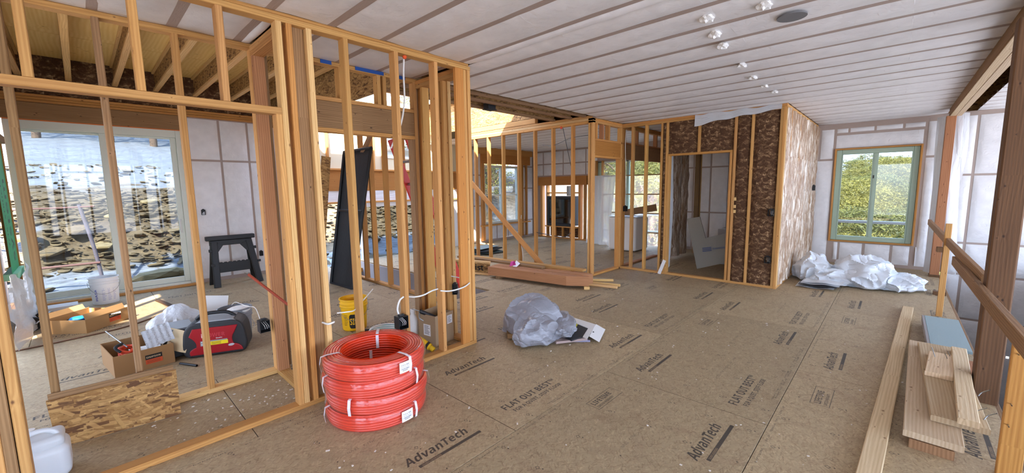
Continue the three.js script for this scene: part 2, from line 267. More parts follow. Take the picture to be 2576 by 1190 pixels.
// ================================================================ CEILING under stretched film
const CY = 2.805;
{
  const ceil = struct('ceiling', 'white plastic film stretched over insulation with brown joist lines showing through');
  const bay = (u0, u1, v0, v1, sag = 0.022, y = CY) => {
    const n = Math.max(3, Math.round((v1 - v0) / 0.25)), q = Math.random ? hash(u0 * 50 | 0, v0 * 50 | 0) : 0, w = u1 - u0, l = v1 - v0;
    return sheet(8, n, (s, t) => P(u0 + s * w, y - sag * Math.pow(Math.sin(Math.PI * s), 0.6) * Math.min(1, 6 * Math.min(t, 1 - t) * l / 0.5 + 0.15) - 0.008 * (noise(s * 3 + q * 40, t * l * 2.2, 4) - 0.5), v0 + t * l), w, l, u0, v0);
  };
  const zones = [ // u from, to, v from, to
    [-4.2, 2.72, -0.56, 3.09], [2.72, 6.2, -0.56, 3.83], [6.2, 7.24, -0.56, 3.9], [7.24, 10.55, -0.56, 1.25], [7.28, 10.55, 1.29, 3.9],
    [-4.2, 1.064, 3.19, 3.9], [1.145, 2.632, 3.19, 3.9], [2.72, 10.55, -2.1, -0.9], [-4.2, 2.72, -2.1, -0.56], [6.29, 10.55, 3.99, 8.93]];
  for (const [a0, a1, b0, b1] of zones) for (let k = -16; k < 22; k++) {
    const c = 2.19 + 0.4043 * k, u0 = Math.max(a0, c + 0.024), u1 = Math.min(a1, c + 0.4043 - 0.024);
    if (u1 - u0 > 0.03) part('film_bay', bay(u0, u1, b0, b1), M.film, ceil);
    if (c > a0 && c < a1) part('joist_line', boxG(c - 0.03, c + 0.03, CY - 0.002, CY + 0.03, b0, b1), M.strip, ceil);
  }
  // roof deck above keeps daylight out; its hall gap is shaped to aim the sun
  for (const [a0, a1, b0, b1] of [[-4.3, 10.7, -2.25, 3.95], [-1.25, 2.72, 3.95, 9.2], [6.16, 10.7, 3.95, 9.2], [2.72, 5.3, 3.95, 7.9], [5.3, 6.16, 3.95, 5.35]]) part('roof_deck', tint(boxG(a0, a1, 3.62, 3.7, b0, b1), [1, 1, 1]), M.osb, ceil);
  part('sun_block_roof', boxG(-6, 13, 2.8, 2.9, -6.4, -2.25), M.gypsum, ceil);  // unseen roof added to keep direct sun out of the stair side openings
  for (const [u, v] of [[3.15, 1.06], [3.52, 1.12], [3.85, 1.16], [4.6, 1.2], [5.2, 1.24], [5.75, 1.24], [6.2, 1.22], [3.2, 0.72]]) {
    const g = new THREE.IcosahedronGeometry(0.05, 2), p = g.attributes.position;
    for (let i = 0; i < p.count; i++) { const k = 0.6 + 0.9 * noise(p.getX(i) * 40 + u, p.getY(i) * 40, p.getZ(i) * 40); p.setXYZ(i, p.getX(i) * k, p.getY(i) * k * 0.5, p.getZ(i) * k * 0.8); }
    g.computeVertexNormals(); g.translate(u, CY - 0.028, -v); part('foam_tuft', g, M.white, ceil, 'white tuft of loose fibre poking out of the film');
  }
  const hole = new THREE.CylinderGeometry(0.09, 0.09, 0.01, 24); hole.translate(3.55, CY - 0.028, -0.62); part('round_cutout', hole, std(0x6d6c6c, 0.8), ceil, 'dark grey round cut-out in the film');
}
// ================================================================ STUD WALLS
const S = 0.038;
function frame(label, name = 'wall_framing') { return struct(name, label); }
const st = (g, u0, u1, y0, y1, v0, v1, m = M.fir, n = 'stud', o) => part(n, board(u0, u1, y0, y1, v0, v1, o), m, g);
{ // long front wall of the closets (front face v = 3.095)
  const A = 3.095, B = A + 0.089, g = frame('tall stud wall in front with a wide doorless opening on its left', 'wall_front');
  const stud = (u1, y1 = 2.745, y0 = S, m = M.fir, n = 'stud', o) => st(g, u1 - S, u1, y0, y1, A, B, m, n, o);
  st(g, -0.42, 2.717, 0, S, A, B, M.firWarm, 'bottom_plate'); st(g, -1.6, 2.717, 2.745, 2.783, A, B, M.fir, 'top_plate', { tone: 0.92 }); st(g, -1.6, 2.70, 2.785, 2.81, A + 0.005, B, M.firWarm, 'top_plate');
  stud(-0.295, 2.745); stud(-0.337, 2.14, S, M.old, 'jack_stud'); stud(-0.376, 2.745, S);
  st(g, -0.34, 1.006, 2.132, 2.178, A, B, M.fir, 'opening_header', { tone: 0.82 });
  stud(1.006, 2.132, S, M.fir, 'jack_stud'); stud(1.045, 2.745, S, M.firPale); stud(1.110, 2.745, S, M.firWarm); stud(1.24, 2.745, S, M.firPale);
  st(g, 1.115, 1.2, S, 2.745, B - 0.04, B - 0.002, M.old, 'flat_stud', { tone: 1.1 });
  for (const u of [0.714, 0.316, -0.095]) stud(u, 2.745, 2.178, M.fir, 'cripple_stud');
  for (const u of [1.504, 1.931, 2.331]) stud(u);
  st(g, 2.535, 2.632, S, 2.745, A, A + S, M.glulam, 'corner_stud', { tone: 1.1 }); stud(2.717); st(g, 2.64, 2.678, S, 2.745, A + 0.012, B, M.fir, 'corner_stud');
}
{ // wall behind the closets, same line as the hall wall (front face v = 3.9)
  const A = 3.9, B = 3.989, g = frame('second stud wall behind the closets with header over a door opening', 'wall_closet_back');
  const stud = (u1, y1 = 2.762, y0 = S, m = M.fir, n = 'stud') => st(g, u1 - S, u1, y0, y1, A, B, m, n);
  st(g, -1.3, 1.17, 0, S, A, B, M.firPale, 'bottom_plate'); st(g, -1.3, 2.72, 2.762, 2.8, A, B, M.fir, 'top_plate', { tone: 0.95 }); st(g, -1.3, 2.72, 2.8, 2.838, A, B, M.old, 'top_plate');
  stud(-0.21, 2.762, S, M.old); stud(0.2, 2.762, S, M.old); stud(0.608); stud(1.1); stud(-0.62);
  st(g, 1.102, 1.19, S, 2.762, A + 0.02, A + 0.058, M.old, 'flat_stud');
  stud(1.56); st(g, 1.56, 2.6, 2.155, 2.193, A, B, M.fir, 'header_plate'); st(g, 1.56, 2.6, 2.193, 2.44, A + 0.01, B - 0.01, M.old, 'header', { tone: 0.95 }); st(g, 1.56, 2.6, 2.44, 2.478, A, B, M.fir, 'header_plate');
  for (const u of [1.82, 2.214, 2.277]) stud(u, 2.762, 2.478, M.fir, 'cripple_stud');
  stud(2.6, 2.155, S, M.old, 'jack_stud'); stud(2.64); stud(2.72, 2.762, S, M.firWarm); st(g, 2.645, 2.68, S, 2.762, A + 0.03, B, M.old, 'stud');
}
{ const g = frame('short return wall closing the right end of the closets', 'wall_closet_end'), a = 2.628, b = 2.717;
  st(g, a, b, 0, S, 3.19, 3.9, M.fir, 'bottom_plate'); st(g, a, b, 2.7, 2.745, 3.19, 3.9, M.fir, 'top_plate', { tone: 0.85 }); st(g, a, b, 2.745, 2.785, 3.19, 3.9, M.firWarm, 'top_plate');
  for (const v of [3.46, 3.54, 3.82]) st(g, a, b, S, 2.7, v - S, v, M.fir); st(g, a + 0.05, b, S, 2.7, 3.405, 3.42, M.firPale); }
{ const g = frame('short wall dividing the two closets', 'wall_closet_divider'), a = 1.06, b = 1.149;
  st(g, a, b, 0, S, 3.19, 3.9, M.fir, 'bottom_plate'); st(g, a, b, 2.7, 2.745, 3.19, 3.9, M.firWarm, 'top_plate', { tone: 0.85 }); st(g, a, b, 2.745, 2.785, 3.19, 3.9, M.fir, 'top_plate');
  st(g, a, b, S, 2.7, 3.845, 3.883, M.red); st(g, a, b, S, 2.7, 3.187, 3.225, M.fir); }
{ // hall wall beside the sunken entry
  const g = frame('hall stud wall beside the sunken entry', 'wall_hall'), a = 3.39, b = 3.479;
  st(g, a, b, 0, S, 4.6, 7.4, M.fir, 'bottom_plate'); st(g, a, b, 2.72, 2.76, 4.6, 7.4, M.firWarm, 'top_plate');
  for (const v of [4.65, 5.1, 5.55, 6.06, 6.52, 6.86, 7.36]) st(g, a, b, S, 2.72, v - S, v, M.firWarm);
  part('brace', timber(P(3.36, 1.75, 7.2), P(3.36, 2.6, 6.2), 0.09, S, UY, {}), M.old, g);
}
{ // fireplace room wall, plane u = 6.2
  const g = frame('long stud wall with triple top plate in front of the fireplace room', 'wall_fireplace_room'), a = 6.2, b = 6.289;
  st(g, a, b, 0, S, 3.9, 7.6, M.firWarm, 'bottom_plate');
  for (const [y, m] of [[2.71, M.fir], [2.755, M.firPale], [2.8, M.fir]]) st(g, a, b, y, y + 0.043, 3.9, 7.6, m, 'top_plate'); st(g, a, b, 2.85, 2.95, 5.2, 7.6, M.fir, 'rim_joist');
  for (const v of [7.0, 6.575, 6.13, 5.68, 5.25, 4.805, 4.355]) st(g, a, b, S, 2.71, v - S, v, M.firWarm);
  st(g, a, b, S, 2.71, 3.952, 3.99, M.fir); st(g, a, a + 0.089, S, 2.71, 3.9, 3.938, M.fir, 'corner_stud');
  part('diagonal_brace', timber(P(6.18, 1.75, 7.1), P(6.18, 0.05, 4.99), 0.11, 0.036, new THREE.Vector3(0, 1, 0.3), {}), M.firWarm, g, 'sloping brace board nailed across the studs');
  part('orange_fitting', new THREE.SphereGeometry(0.025, 10, 8).translate(6.2, 2.7, -4.57), std(0xd24a20, 0.5), g);
}
{ // header wall at v = 3.9 from u = 6.29 to 7.55, and on inside the corner room
  const A = 3.9, B = 3.989, g = frame('stud wall with plywood header over the doorway to the window room', 'wall_doorway');
  const stud = (u0, u1, y0, y1, m = M.fir, n = 'stud') => st(g, u0, u1, y0, y1, A, B, m, n);
  st(g, 6.29, 7.2, 0, S, A, B, M.firWarm, 'bottom_plate'); st(g, 6.2, 10.5, 2.72, 2.76, A, B, M.fir, 'top_plate'); st(g, 6.2, 10.5, 2.76, 2.8, A, B, M.firWarm, 'top_plate');
  st(g, 6.29, 7.36, 2.13, 2.166, A, B, M.firWarm, 'header_plate'); st(g, 6.29, 7.36, 2.166, 2.42, A + 0.008, B - 0.008, M.glulam, 'header'); st(g, 6.29, 7.36, 2.42, 2.458, A, B, M.firWarm, 'header_plate');
  for (const u of [6.33, 6.76, 7.24]) stud(u, u + S, 2.458, 2.72, M.firWarm, 'cripple_stud'); stud(6.55, 6.588, 2.458, 2.72, M.red, 'cripple_stud');
  stud(7.17, 7.21, S, 2.13, M.firWarm, 'jack_stud'); stud(7.215, 7.255, S, 2.72); stud(7.29, 7.328, S, 2.72, M.firWarm); stud(7.37, 7.408, S, 2.72, M.firWarm);
  st(g, 7.3, 9.0, 0, S, A, B, M.red, 'bottom_plate'); st(g, 7.42, 9.3, 2.14, 2.43, A + 0.02, B - 0.01, M.old, 'header'); st(g, 7.42, 9.3, 2.43, 2.46, A, B, M.red, 'header_plate');
  for (const u of [7.9, 8.35, 8.8]) stud(u, u + S, 2.46, 2.72, M.red, 'cripple_stud'); stud(9.3, 9.38, S, 2.72, M.red);
}
{ // insulated corner room: front wall u = 7.24
  const g = frame('corner room wall filled with brown insulation between yellow studs', 'wall_insulated_front'), a = 7.24, b = 7.329;
  const stud = (v0, v1, y0, y1, m = M.fir, n = 'stud', o) => st(g, a, b, y0, y1, v0, v1, m, n, o);
  st(g, a, b, 0, S, 1.25, 3.9, M.fir, 'bottom_plate'); st(g, a, b, 2.72, 2.755, 1.25, 3.9, M.fir, 'top_plate'); st(g, a, b, 2.755, 2.795, 1.25, 3.9, M.firWarm, 'top_plate');
  stud(3.67, 3.708, S, 2.72); stud(3.40, 3.44, S, 2.72); stud(3.10, 3.138, S, 2.72); stud(3.005, 3.043, S, 2.72); stud(2.965, 3.003, S, 2.135, M.fir, 'jack_stud');
  stud(1.955, 1.993, S, 2.135, M.firWarm, 'jack_stud'); stud(1.905, 1.943, S, 2.72); stud(1.665, 1.703, S, 2.72); stud(2.46, 2.498, 2.17, 2.72, M.fir, 'cripple_stud');
  stud(1.955, 3.003, 2.135, 2.172, M.firWarm, 'header_plate'); stud(1.29, 1.328, S, 2.72); st(g, a - 0.002, a + 0.036, 0, 2.75, 1.25, 1.29, M.fir, 'corner_board'); st(g, a + 0.002, b, S, 2.72, 1.25, 1.288, M.firPale);
  const batt = (v0, v1, y0, y1) => part('insulation_batt', sheet(Math.max(4, Math.round((v1 - v0) / 0.025)), Math.round((y1 - y0) / 0.04), (s, t) => {
    const v = v0 + s * (v1 - v0), y = y0 + t * (y1 - y0), e = Math.min(1, 5 * Math.min(s, 1 - s)), k = fbm(v * 7, y * 9, 2, 4);
    return P(a + 0.045 - 0.042 * e * (0.35 + k) + 0.02 * (noise(v * 30, y * 22, 6) - 0.5), y, v); }, v1 - v0, y1 - y0, v0, y0), M.wool, g);
  for (const q of [[1.33, 1.664, S, 2.72], [1.704, 1.904, S, 2.72], [1.944, 2.459, 2.173, 2.72], [2.499, 3.004, 2.173, 2.72], [3.044, 3.099, S, 2.72]]) batt(...q);
  part('plastic_flap', sheet(30, 6, (s, t) => { const v = 2.55 - s * 1.24; return P(a - 0.02 - 0.015 * t + 0.006 * Math.sin(s * 30), 2.785 - t * (0.16 + 0.1 * Math.max(0, 0.3 - s) - 0.09 * s) - 0.01 * Math.sin(s * 19), v); }), M.poly, g, 'torn strip of grey plastic film along the top');
  for (const y of [1.36, 1.24, 1.16]) st(g, a - 0.004, a + 0.03, y, y + 0.05, 1.87, 1.905, M.firPale, 'spacer_block');
}
{ // side of the corner room, v = 1.25, faced with crinkled batts
  const g = frame('side of the corner room with silvery crinkled batts between studs', 'wall_insulated_side'), A = 1.25;
  st(g, 7.33, 10.5, 0, S, A, A + 0.089, M.fir, 'bottom_plate'); st(g, 7.33, 10.5, 2.755, 2.795, A, A + 0.089, M.fir, 'top_plate');
  let u = 7.31; for (let i = 0; i < 9; i++) {
    if (i) st(g, u - S / 2, u + S / 2, S, 2.755, A + 0.004, A + 0.089, M.firWarm);
    const u0 = u + 0.02, u1 = Math.min(10.5, u + 0.385);
    part('insulation_batt', sheet(22, 90, (s, t) => { const U = u0 + s * (u1 - u0), y = S + t * 2.71, e = Math.pow(Math.sin(Math.PI * s), 0.5), k = 1 - Math.abs(2 * fbm(U * 11, y * 0.9, 8, 3) - 1), c = fbm(U * 26, y * 9, 3, 3); return P(U, y, A + 0.05 - 0.085 * e * k + 0.025 * (c - 0.5)); }, 0.36, 2.71, u0, 0), M.woolPale, g);
    u += 0.4043;
  }
}
{ // back of the corner room
  const g = frame('batts and film on the far side of the corner room', 'wall_corner_room_inner');
  for (const u of [9.15, 9.55]) st(g, u, u + 0.09, S, 2.72, 3.5, 3.538, M.old);
  part('film_sheet', sheet(14, 30, (s, t) => P(7.36 + s * 0.42 + 0.02 * Math.sin(t * 7 + s * 5), 0.05 + t * 2.65, 3.07 + 0.05 * s + 0.02 * Math.sin(s * 16 + t * 3))), M.poly, g, 'white film hanging inside the doorway');
  for (const [u0, u1] of [[8.45, 8.85], [8.9, 9.3], [9.35, 9.7]]) part('insulation_batt', sheet(18, 60, (s, t) => { const U = u0 + s * (u1 - u0), y = 0.05 + t * 2.65; return P(U, y, 3.56 - 0.09 * Math.sqrt(Math.sin(Math.PI * s)) * (0.5 + fbm(U * 8, y * 5, 4, 3))); }, 0.4, 2.6, u0, 0), M.woolPale, g);
  st(g, 9.75, 9.85, S, 2.72, 3.3, 3.4, M.old); st(g, 9.85, 9.88, S, 2.72, 3.29, 3.4, M.firPale);
}
// ================================================================ OUTER WALLS lined with film
function quilt(name, label, f, rects, backs, bulge = 0.02, mat = M.filmWall) {
  const g = struct(name, label);
  for (const [a0, a1, y0, y1] of rects) {
    const w = a1 - a0, h = y1 - y0;
    part('film_bay', sheet(Math.max(5, Math.round(w / 0.04)), Math.max(5, Math.round(h / 0.06)), (s, t) => { const e = Math.pow(Math.sin(Math.PI * s) * Math.sin(Math.PI * t), 0.35), k = noise(a0 * 9 + s * w * 5, y0 * 9 + t * h * 4, 3) - 0.5, r = 1 - Math.abs(2 * fbm(s * w * 6 + a0 * 13, t * h * 2.4, 5, 3) - 1); return f(a0 + s * w, y0 + t * h, 0.004 + bulge * e * (0.75 + 0.5 * k) + 0.012 * r * e); }, w, h, a0, y0), mat, g);
  }
  for (const [a0, a1, y0, y1] of backs) { const c = [f(a0, y0, 0), f(a1, y1, -0.14)], x = [c[0].x, c[1].x].sort((p, q) => p - q), z = [-c[0].z, -c[1].z].sort((p, q) => p - q); part('framing', boxG(x[0], x[1], y0, y1, z[0], z[1]), M.strip, g); }
  return g;
}
const onU = (U) => (a, y, d) => P(U - d, y, a), onV = (V) => (a, y, d) => P(a, y, V - d);
function cells(as, ys) { const r = []; for (let i = 0; i + 1 < as.length; i++) for (let j = 0; j + 1 < ys.length; j++) r.push([as[i] + 0.018, as[i + 1] - 0.018, ys[j] + 0.018, ys[j + 1] - 0.018]); return r; }
{ // right-hand end wall u = 10.55 with the big window (v -0.26..0.93, y 0.46..2.29)
  const r = [[0.98, 1.24, 0.06, 2.07], [0.99, 1.19, 2.11, 2.69], [-0.47, -0.345, 0.06, 2.05], [-0.47, -0.345, 2.09, 2.69], [-0.29, 0.945, 2.31, 2.56],
    [0.775, 0.945, 2.61, 2.69], [0.39, 0.74, 2.61, 2.69], [-0.005, 0.355, 2.61, 2.69], [-0.3, -0.04, 2.61, 2.69],
    [0.8, 0.87, 0.06, 0.42], [0.42, 0.765, 0.06, 0.42], [0.015, 0.375, 0.06, 0.42], [-0.255, -0.025, 0.06, 0.42], [-0.345, -0.33, 0.06, 0.42]];
  quilt('wall_right', 'far end wall lined with film around the sage green window', onU(10.55), r, [[0.935, 1.3, 0, 2.8], [-0.7, -0.27, 0, 2.8], [-0.27, 0.935, 2.29, 2.8], [-0.27, 0.935, 0, 0.455]], 0.015);
  const low = [...cells([-0.72, -0.93, -1.33, -1.75, -2.1].reverse(), [-2.4, -1.35, -0.79, 0.0, 0.55, 1.73, 2.74])].filter((q) => !(q[1] < -1.5 && q[3] < -0.3));
  quilt('wall_stair_end', 'film-lined wall rising out of the stairwell', onU(10.5), low, [[-2.15, -0.7, -1.25, 2.8], [-1.55, -0.7, -2.5, -1.25]], 0.02);
  quilt('wall_right_back', 'film-lined end wall of the fireplace room', onU(10.55), cells([6.45, 6.86, 7.3, 7.7, 8.1, 8.5, 8.93], [1.98, 2.36, 2.76]), [[6.4, 9.0, 1.95, 2.8], [8.5, 9.0, 0, 1.95], [6.4, 6.75, 0, 1.95]], 0.02);
  quilt('wall_right_mid', 'film-lined end wall inside the corner room', onU(10.55), cells([1.3, 1.7, 2.1, 2.5, 2.9, 3.3, 3.7, 3.9], [0.05, 0.95, 2.05, 2.76]), [[1.28, 4.5, 0, 2.8], [4.5, 6.4, 2.32, 2.8]], 0.02);
}
{ // back wall v = 8.95 : slider left, low window and void in the middle, tall window right
  quilt('wall_back_left', 'film-lined back wall between sliding door and hall', onV(8.95), [...cells([1.34, 1.83, 2.27, 2.72, 3.2], [0.05, 2.17, 2.9])], [[1.3, 3.3, 0, 2.93]], 0.02);
  quilt('wall_back_right', 'film-lined back wall around the tall window', onV(8.95), [...cells([7.55, 7.85, 8.2], [0.05, 1.1, 2.0, 2.74]), ...cells([8.3, 8.8, 9.3, 9.8], [0.05, 0.5]), ...cells([9.82, 10.18, 10.52], [0.05, 0.55, 1.6, 2.3, 2.74])], [[7.5, 8.25, 0, 2.8], [9.8, 10.6, 0, 2.8], [8.25, 9.8, 0, 0.53]], 0.02);
  const w = struct('wall_back_middle', 'hall back wall of plywood beam and pale sheathing above the low window');
  part('plywood_beam', board(3.4, 7.6, 1.6, 2.05, 8.93, 9.02, { tone: 0.8 }), M.glulam, w); part('sill_plate', board(3.3, 7.6, 2.05, 2.09, 8.9, 9.02), M.firWarm, w);
  part('film_strip', sheet(40, 4, (s, t) => P(3.4 + s * 4.2, 1.36 + t * 0.24, 8.94 - 0.01 * Math.sin(s * 40))), M.filmWall, w);
  part('sill_plate', board(3.4, 7.6, 1.32, 1.36, 8.88, 9.0), M.firWarm, w); part('sill_plate', board(3.4, 7.6, -0.26, -0.17, 8.85, 9.0), M.firWarm, w);
  part('lower_wall', boxG(3.4, 7.6, -0.7, -0.26, 8.9, 9.02), M.gypsum, w); part('low_panel', boxG(6.95, 7.6, -0.2, 1.36, 8.94, 9.0), M.white, w);
  for (const [a, b, y0, y1] of [[3.4, 5.05, 2.09, 3.7], [5.95, 7.6, 2.09, 3.7], [5.05, 5.95, 2.09, 2.36], [5.05, 5.95, 2.98, 3.7]]) part('sheathing', tint(slab(a, b, y0, y1, 8.95, 8.97), [1, 1, 1]), std(0xdccfae, 0.8), w);
  for (const u of [3.7, 4.2, 4.75, 5.0, 5.97, 6.5, 7.0]) st(w, u, u + S, 2.09, 3.6, 8.86, 8.95, M.firWarm);
  const hd = struct('wall_back_header', 'long brown header and stacked plates over the sliding door');
  part('header', board(-1.0, 1.3, 2.66, 2.895, 8.88, 9.0, { tone: 0.95 }), M.old, hd); for (const y of [2.9, 2.94, 2.98]) part('top_plate', board(-1.0, 3.3, y, y + 0.036, 8.88 + (y > 2.93 ? 0.012 : 0), 9.0), M.firWarm, hd);
  part('rim_insulation', sheet(70, 8, (s, t) => { const u = -1 + s * 4.3, y = 3.02 + t * 0.55; return P(u, y, 8.97 - 0.03 * fbm(u * 6, y * 8, 3, 3)); }, 4.3, 0.55), M.wool, hd);
  part('jack_stud', board(1.285, 1.325, 0, 2.66, 8.86, 8.95), M.firWarm, hd);
}
{ const g = struct('wall_left', 'left room side wall with plastic sheet and bright green sheathing'), U = -0.64; // faces +u
  part('outer_sheathing', boxG(U - 0.2, U - 0.17, 2.42, 3.6, 4, 9.0), M.strip, g); part('outer_sheathing', boxG(U - 0.2, U - 0.17, 0, 2.42, 6.75, 9.0), M.strip, g);
  for (const v of [4.05, 4.86, 5.67, 6.5]) st(g, U - 0.12, U - 0.02, 0, 2.42, v, v + S, M.old);
  part('added_opening_film', sheet(40, 30, (s, t) => P(U - 0.01 + 0.012 * Math.sin(s * 40) * Math.sin(t * 9), 0.1 + t * 2.32, 4.05 + s * 2.65), 2.6, 2.3), M.polySoft, g, 'translucent film over an opening added to brighten the left room floor');  // opening and film out of view, added to brighten the left room
  const rects = [];
  for (const [a0, a1, y0, y1] of rects) part('film_bay', sheet(8, 14, (s, t) => P(U + 0.02 * Math.pow(Math.sin(Math.PI * s) * Math.sin(Math.PI * t), 0.4), y0 + t * (y1 - y0), a0 + s * (a1 - a0)), 0.4, 1.2), M.filmWall, g);
  const zipT = canvasTex(1024, 512, (x, w, h) => { x.fillStyle = '#2fa869'; x.fillRect(0, 0, w, h); x.fillStyle = 'rgba(16,60,40,0.85)'; x.font = 'bold 190px sans-serif'; x.save(); x.translate(60, 380); x.fillText('system', 0, 0); x.restore(); x.font = 'bold 74px sans-serif'; x.fillText('7/16" STRUCTURAL', 190, 160); for (let i = 0; i < 2600; i++) { x.fillStyle = `rgba(20,90,50,${0.05 + 0.1 * hash(i, 1)})`; x.fillRect(hash(i, 2) * w, hash(i, 3) * h, 14, 4); } });
  const zp = new THREE.PlaneGeometry(1.75, 0.86, 1, 1); // print runs up the wall
  zp.rotateZ(Math.PI / 2); zp.rotateY(Math.PI / 2); zp.translate(U - 0.025, 1.5, -8.4); part('green_sheathing', zp, new THREE.MeshStandardMaterial({ map: zipT, roughness: 0.6, side: THREE.DoubleSide }), g, 'green sheathing printed with large dark letters');
  part('green_sill', boxG(U - 0.1, U + 0.02, 0.55, 0.63, 7.95, 8.82), std(0x9fe0b6, 0.7), g);
  st(g, U - 0.12, U - 0.01, 0, 3.0, 8.83, 8.86, M.firWarm); st(g, U - 0.12, U + 0.02, 2.3, 2.4, 6.7, 8.86, M.old, 'header');
  part('lower_film', sheet(20, 20, (s, t) => P(U + 0.03 + 0.05 * noise(s * 9, t * 7, 2) + 0.1 * (1 - t) * Math.sin(s * 3), 0.03 + t * (0.62 + 0.1 * Math.sin(s * 7)), 6.4 + s * 2.3)), M.poly, g);
}
// ---- outer shell that is never seen: keeps light to its bare openings, added for daylight
{ const g = struct('wall_south', 'unseen outer wall with bare openings added along the stair side for daylight');
  const bx = (...q) => part('sheathing', boxG(...q), M.gypsum, g), V0 = -2.25, V1 = -2.12;
  bx(-4.3, 10.7, 2.68, 3.7, V0, V1); bx(-4.3, 10.7, -3.1, 0.25, V0, V1);
  for (const [a, b] of [[-4.3, -3.9], [-0.9, -0.7], [2.1, 2.3], [5.2, 5.4], [8.3, 8.5]]) bx(a, b, 0.25, 2.68, V0, V1);
  const w = struct('wall_west', 'unseen outer wall behind the camera with a bare opening added for daylight');  // bare opening behind the camera, added for the light it lets in
  const bw = (...q) => part('sheathing', boxG(...q), M.gypsum, w); bw(-4.35, -4.2, -0.3, 0.15, -2.25, 4.1); bw(-4.35, -4.2, 2.45, 3.7, -2.25, 4.1); bw(-4.35, -4.2, 0.15, 2.45, -2.25, -1.7); bw(-4.35, -4.2, 0.15, 2.45, 0.9, 4.1);
  const p2 = struct('wall_side_room', 'partition closing the left room from the room behind'); part('sheathing', boxG(-1.02, -0.92, 2.42, 3.6, 3.99, 9), M.gypsum, p2); part('sheathing', boxG(-1.02, -0.92, -0.4, 0.1, 3.99, 9), M.gypsum, p2); part('sheathing', boxG(-1.02, -0.92, 0.1, 2.42, 6.75, 9), M.gypsum, p2); part('sheathing', boxG(-4.2, -1.0, 2.84, 3.6, 3.9, 4.0), M.gypsum, p2); part('sheathing', boxG(-4.2, -1.0, 0, 2.84, 4.0, 4.1), M.gypsum, p2);
  const up = struct('wall_upper', 'sheathing of the upper storey around the hall void');
  const bu = (...q) => part('sheathing', tint(slab(...q), [1, 1, 1]), M.osb, up);
  bu(-1.0, 2.72, 2.84, 3.62, 3.92, 3.98); bu(2.7, 2.74, 2.84, 3.7, 3.95, 9); bu(6.3, 6.34, 2.98, 3.7, 3.95, 9); bu(2.72, 6.2, 2.84, 3.7, 3.86, 3.9); bu(-1.0, 2.72, 3.6, 3.64, 9.0, 9.1);
  bu(-1.0, 3.4, 3.0, 3.7, 9.0, 9.08); bu(7.55, 10.7, 2.8, 3.7, 9.0, 9.1); bu(10.62, 10.7, 2.8, 3.7, -2.3, 9.1); bu(7.55, 10.7, -0.3, 0.02, 9.0, 9.1); bu(-1.0, 3.4, -0.5, -0.02, 9.0, 9.1);
  const stairs = struct('wall_stairwell', 'lower walls and floor of the stairwell'); const bs = (...q) => part('sheathing', boxG(...q), M.gypsum, stairs);
  bs(2.1, 2.2, -3.1, -0.3, -2.15, -0.63); bs(2.2, 10.6, -3.1, -3.0, -2.15, 0); bs(2.2, 10.6, -3.0, -0.3, -0.69, -0.67); bs(10.65, 10.7, -1.3, -0.6, -2.2, -0.7); bs(10.51, 10.6, -3.1, -2.5, -2.2, -0.7);
}
// ================================================================ OPEN I-JOISTS
function iJoist(label, a, b, top, h, group, fm = M.firPale, wm = M.osb) {
  const g = thing('i_joist', label, 'joist', group), ax = b.clone().sub(a).normalize(), side = ax.clone().cross(UY), y = (p, yy) => new THREE.Vector3(p.x, yy, p.z);
  part('flange', timber(y(a, top - 0.019), y(b, top - 0.019), 0.064, 0.038, side), fm, g); part('flange', timber(y(a, top - h + 0.019), y(b, top - h + 0.019), 0.064, 0.038, side), fm, g);
  const L = a.distanceTo(b), s = new Soup(), y0 = top - h + 0.036, y1 = top - 0.036, c = (p, q, yy) => p.clone().addScaledVector(side, q).setY(yy);
  for (const k of [-0.005, 0.005]) s.quad(c(a, k, y0), c(b, k, y0), c(b, k, y1), c(a, k, y1), [0, 0], [L, 0], [L, y1 - y0], [0, y1 - y0]);
  part('web', s.geo(), wm, g); return g;
}
{ const U = [-0.42, 0.055, 0.54, 1.02, 1.53, 2.05, 2.5], where = ['far left', 'over the left door pane', 'over the middle of the sliding door', 'over the right door pane', 'over the sawhorse', 'right of the sawhorse', 'above the second closet'];
  U.forEach((u, i) => iJoist(`wooden I-joist of the left room ceiling, ${where[i]}`, P(u, 0, 3.99), P(u, 0, 8.9), 3.56, 0.31, 'left room ceiling joists'));
  const d = struct('ceiling_left_room', 'yellow plywood deck laid over the open joists'); [[3.99, 5.2], [5.21, 6.42], [6.43, 7.64], [7.65, 8.95]].forEach(([a, b]) => part('plywood_panel', slab(-1.0, 2.7, 3.562, 3.58, a, b, { u: a, col: [1, 1, 1] }), M.osbYellow, d));
  [[4.06, 'first'], [4.36, 'second'], [4.74, 'third']].forEach(([v, n], i) => iJoist(`dark I-joist crossing above the hall, ${n} from the white ceiling`, P(2.74, 0, v), P(6.2, 0, v), 3.13 + i * 0.005, 0.31, 'hall ceiling joists', M.old, M.osb));
  const l = struct('ceiling_hall', 'strand board loft deck over the hall joists'); part('deck', tint(boxG(2.72, 6.3, 3.14, 3.16, 3.9, 5.3), [1, 1, 1]), M.osb, l);
  const jb = thing('junction_box', 'black electrical box hanging from the dark hall joists', 'electrical box'); part('body', rbox(4.3, 4.45, 2.79, 2.88, 4.5, 4.62, 0.008), M.black, jb); part('lip', boxG(4.29, 4.46, 2.785, 2.795, 4.49, 4.63), M.blackMatte, jb);
}
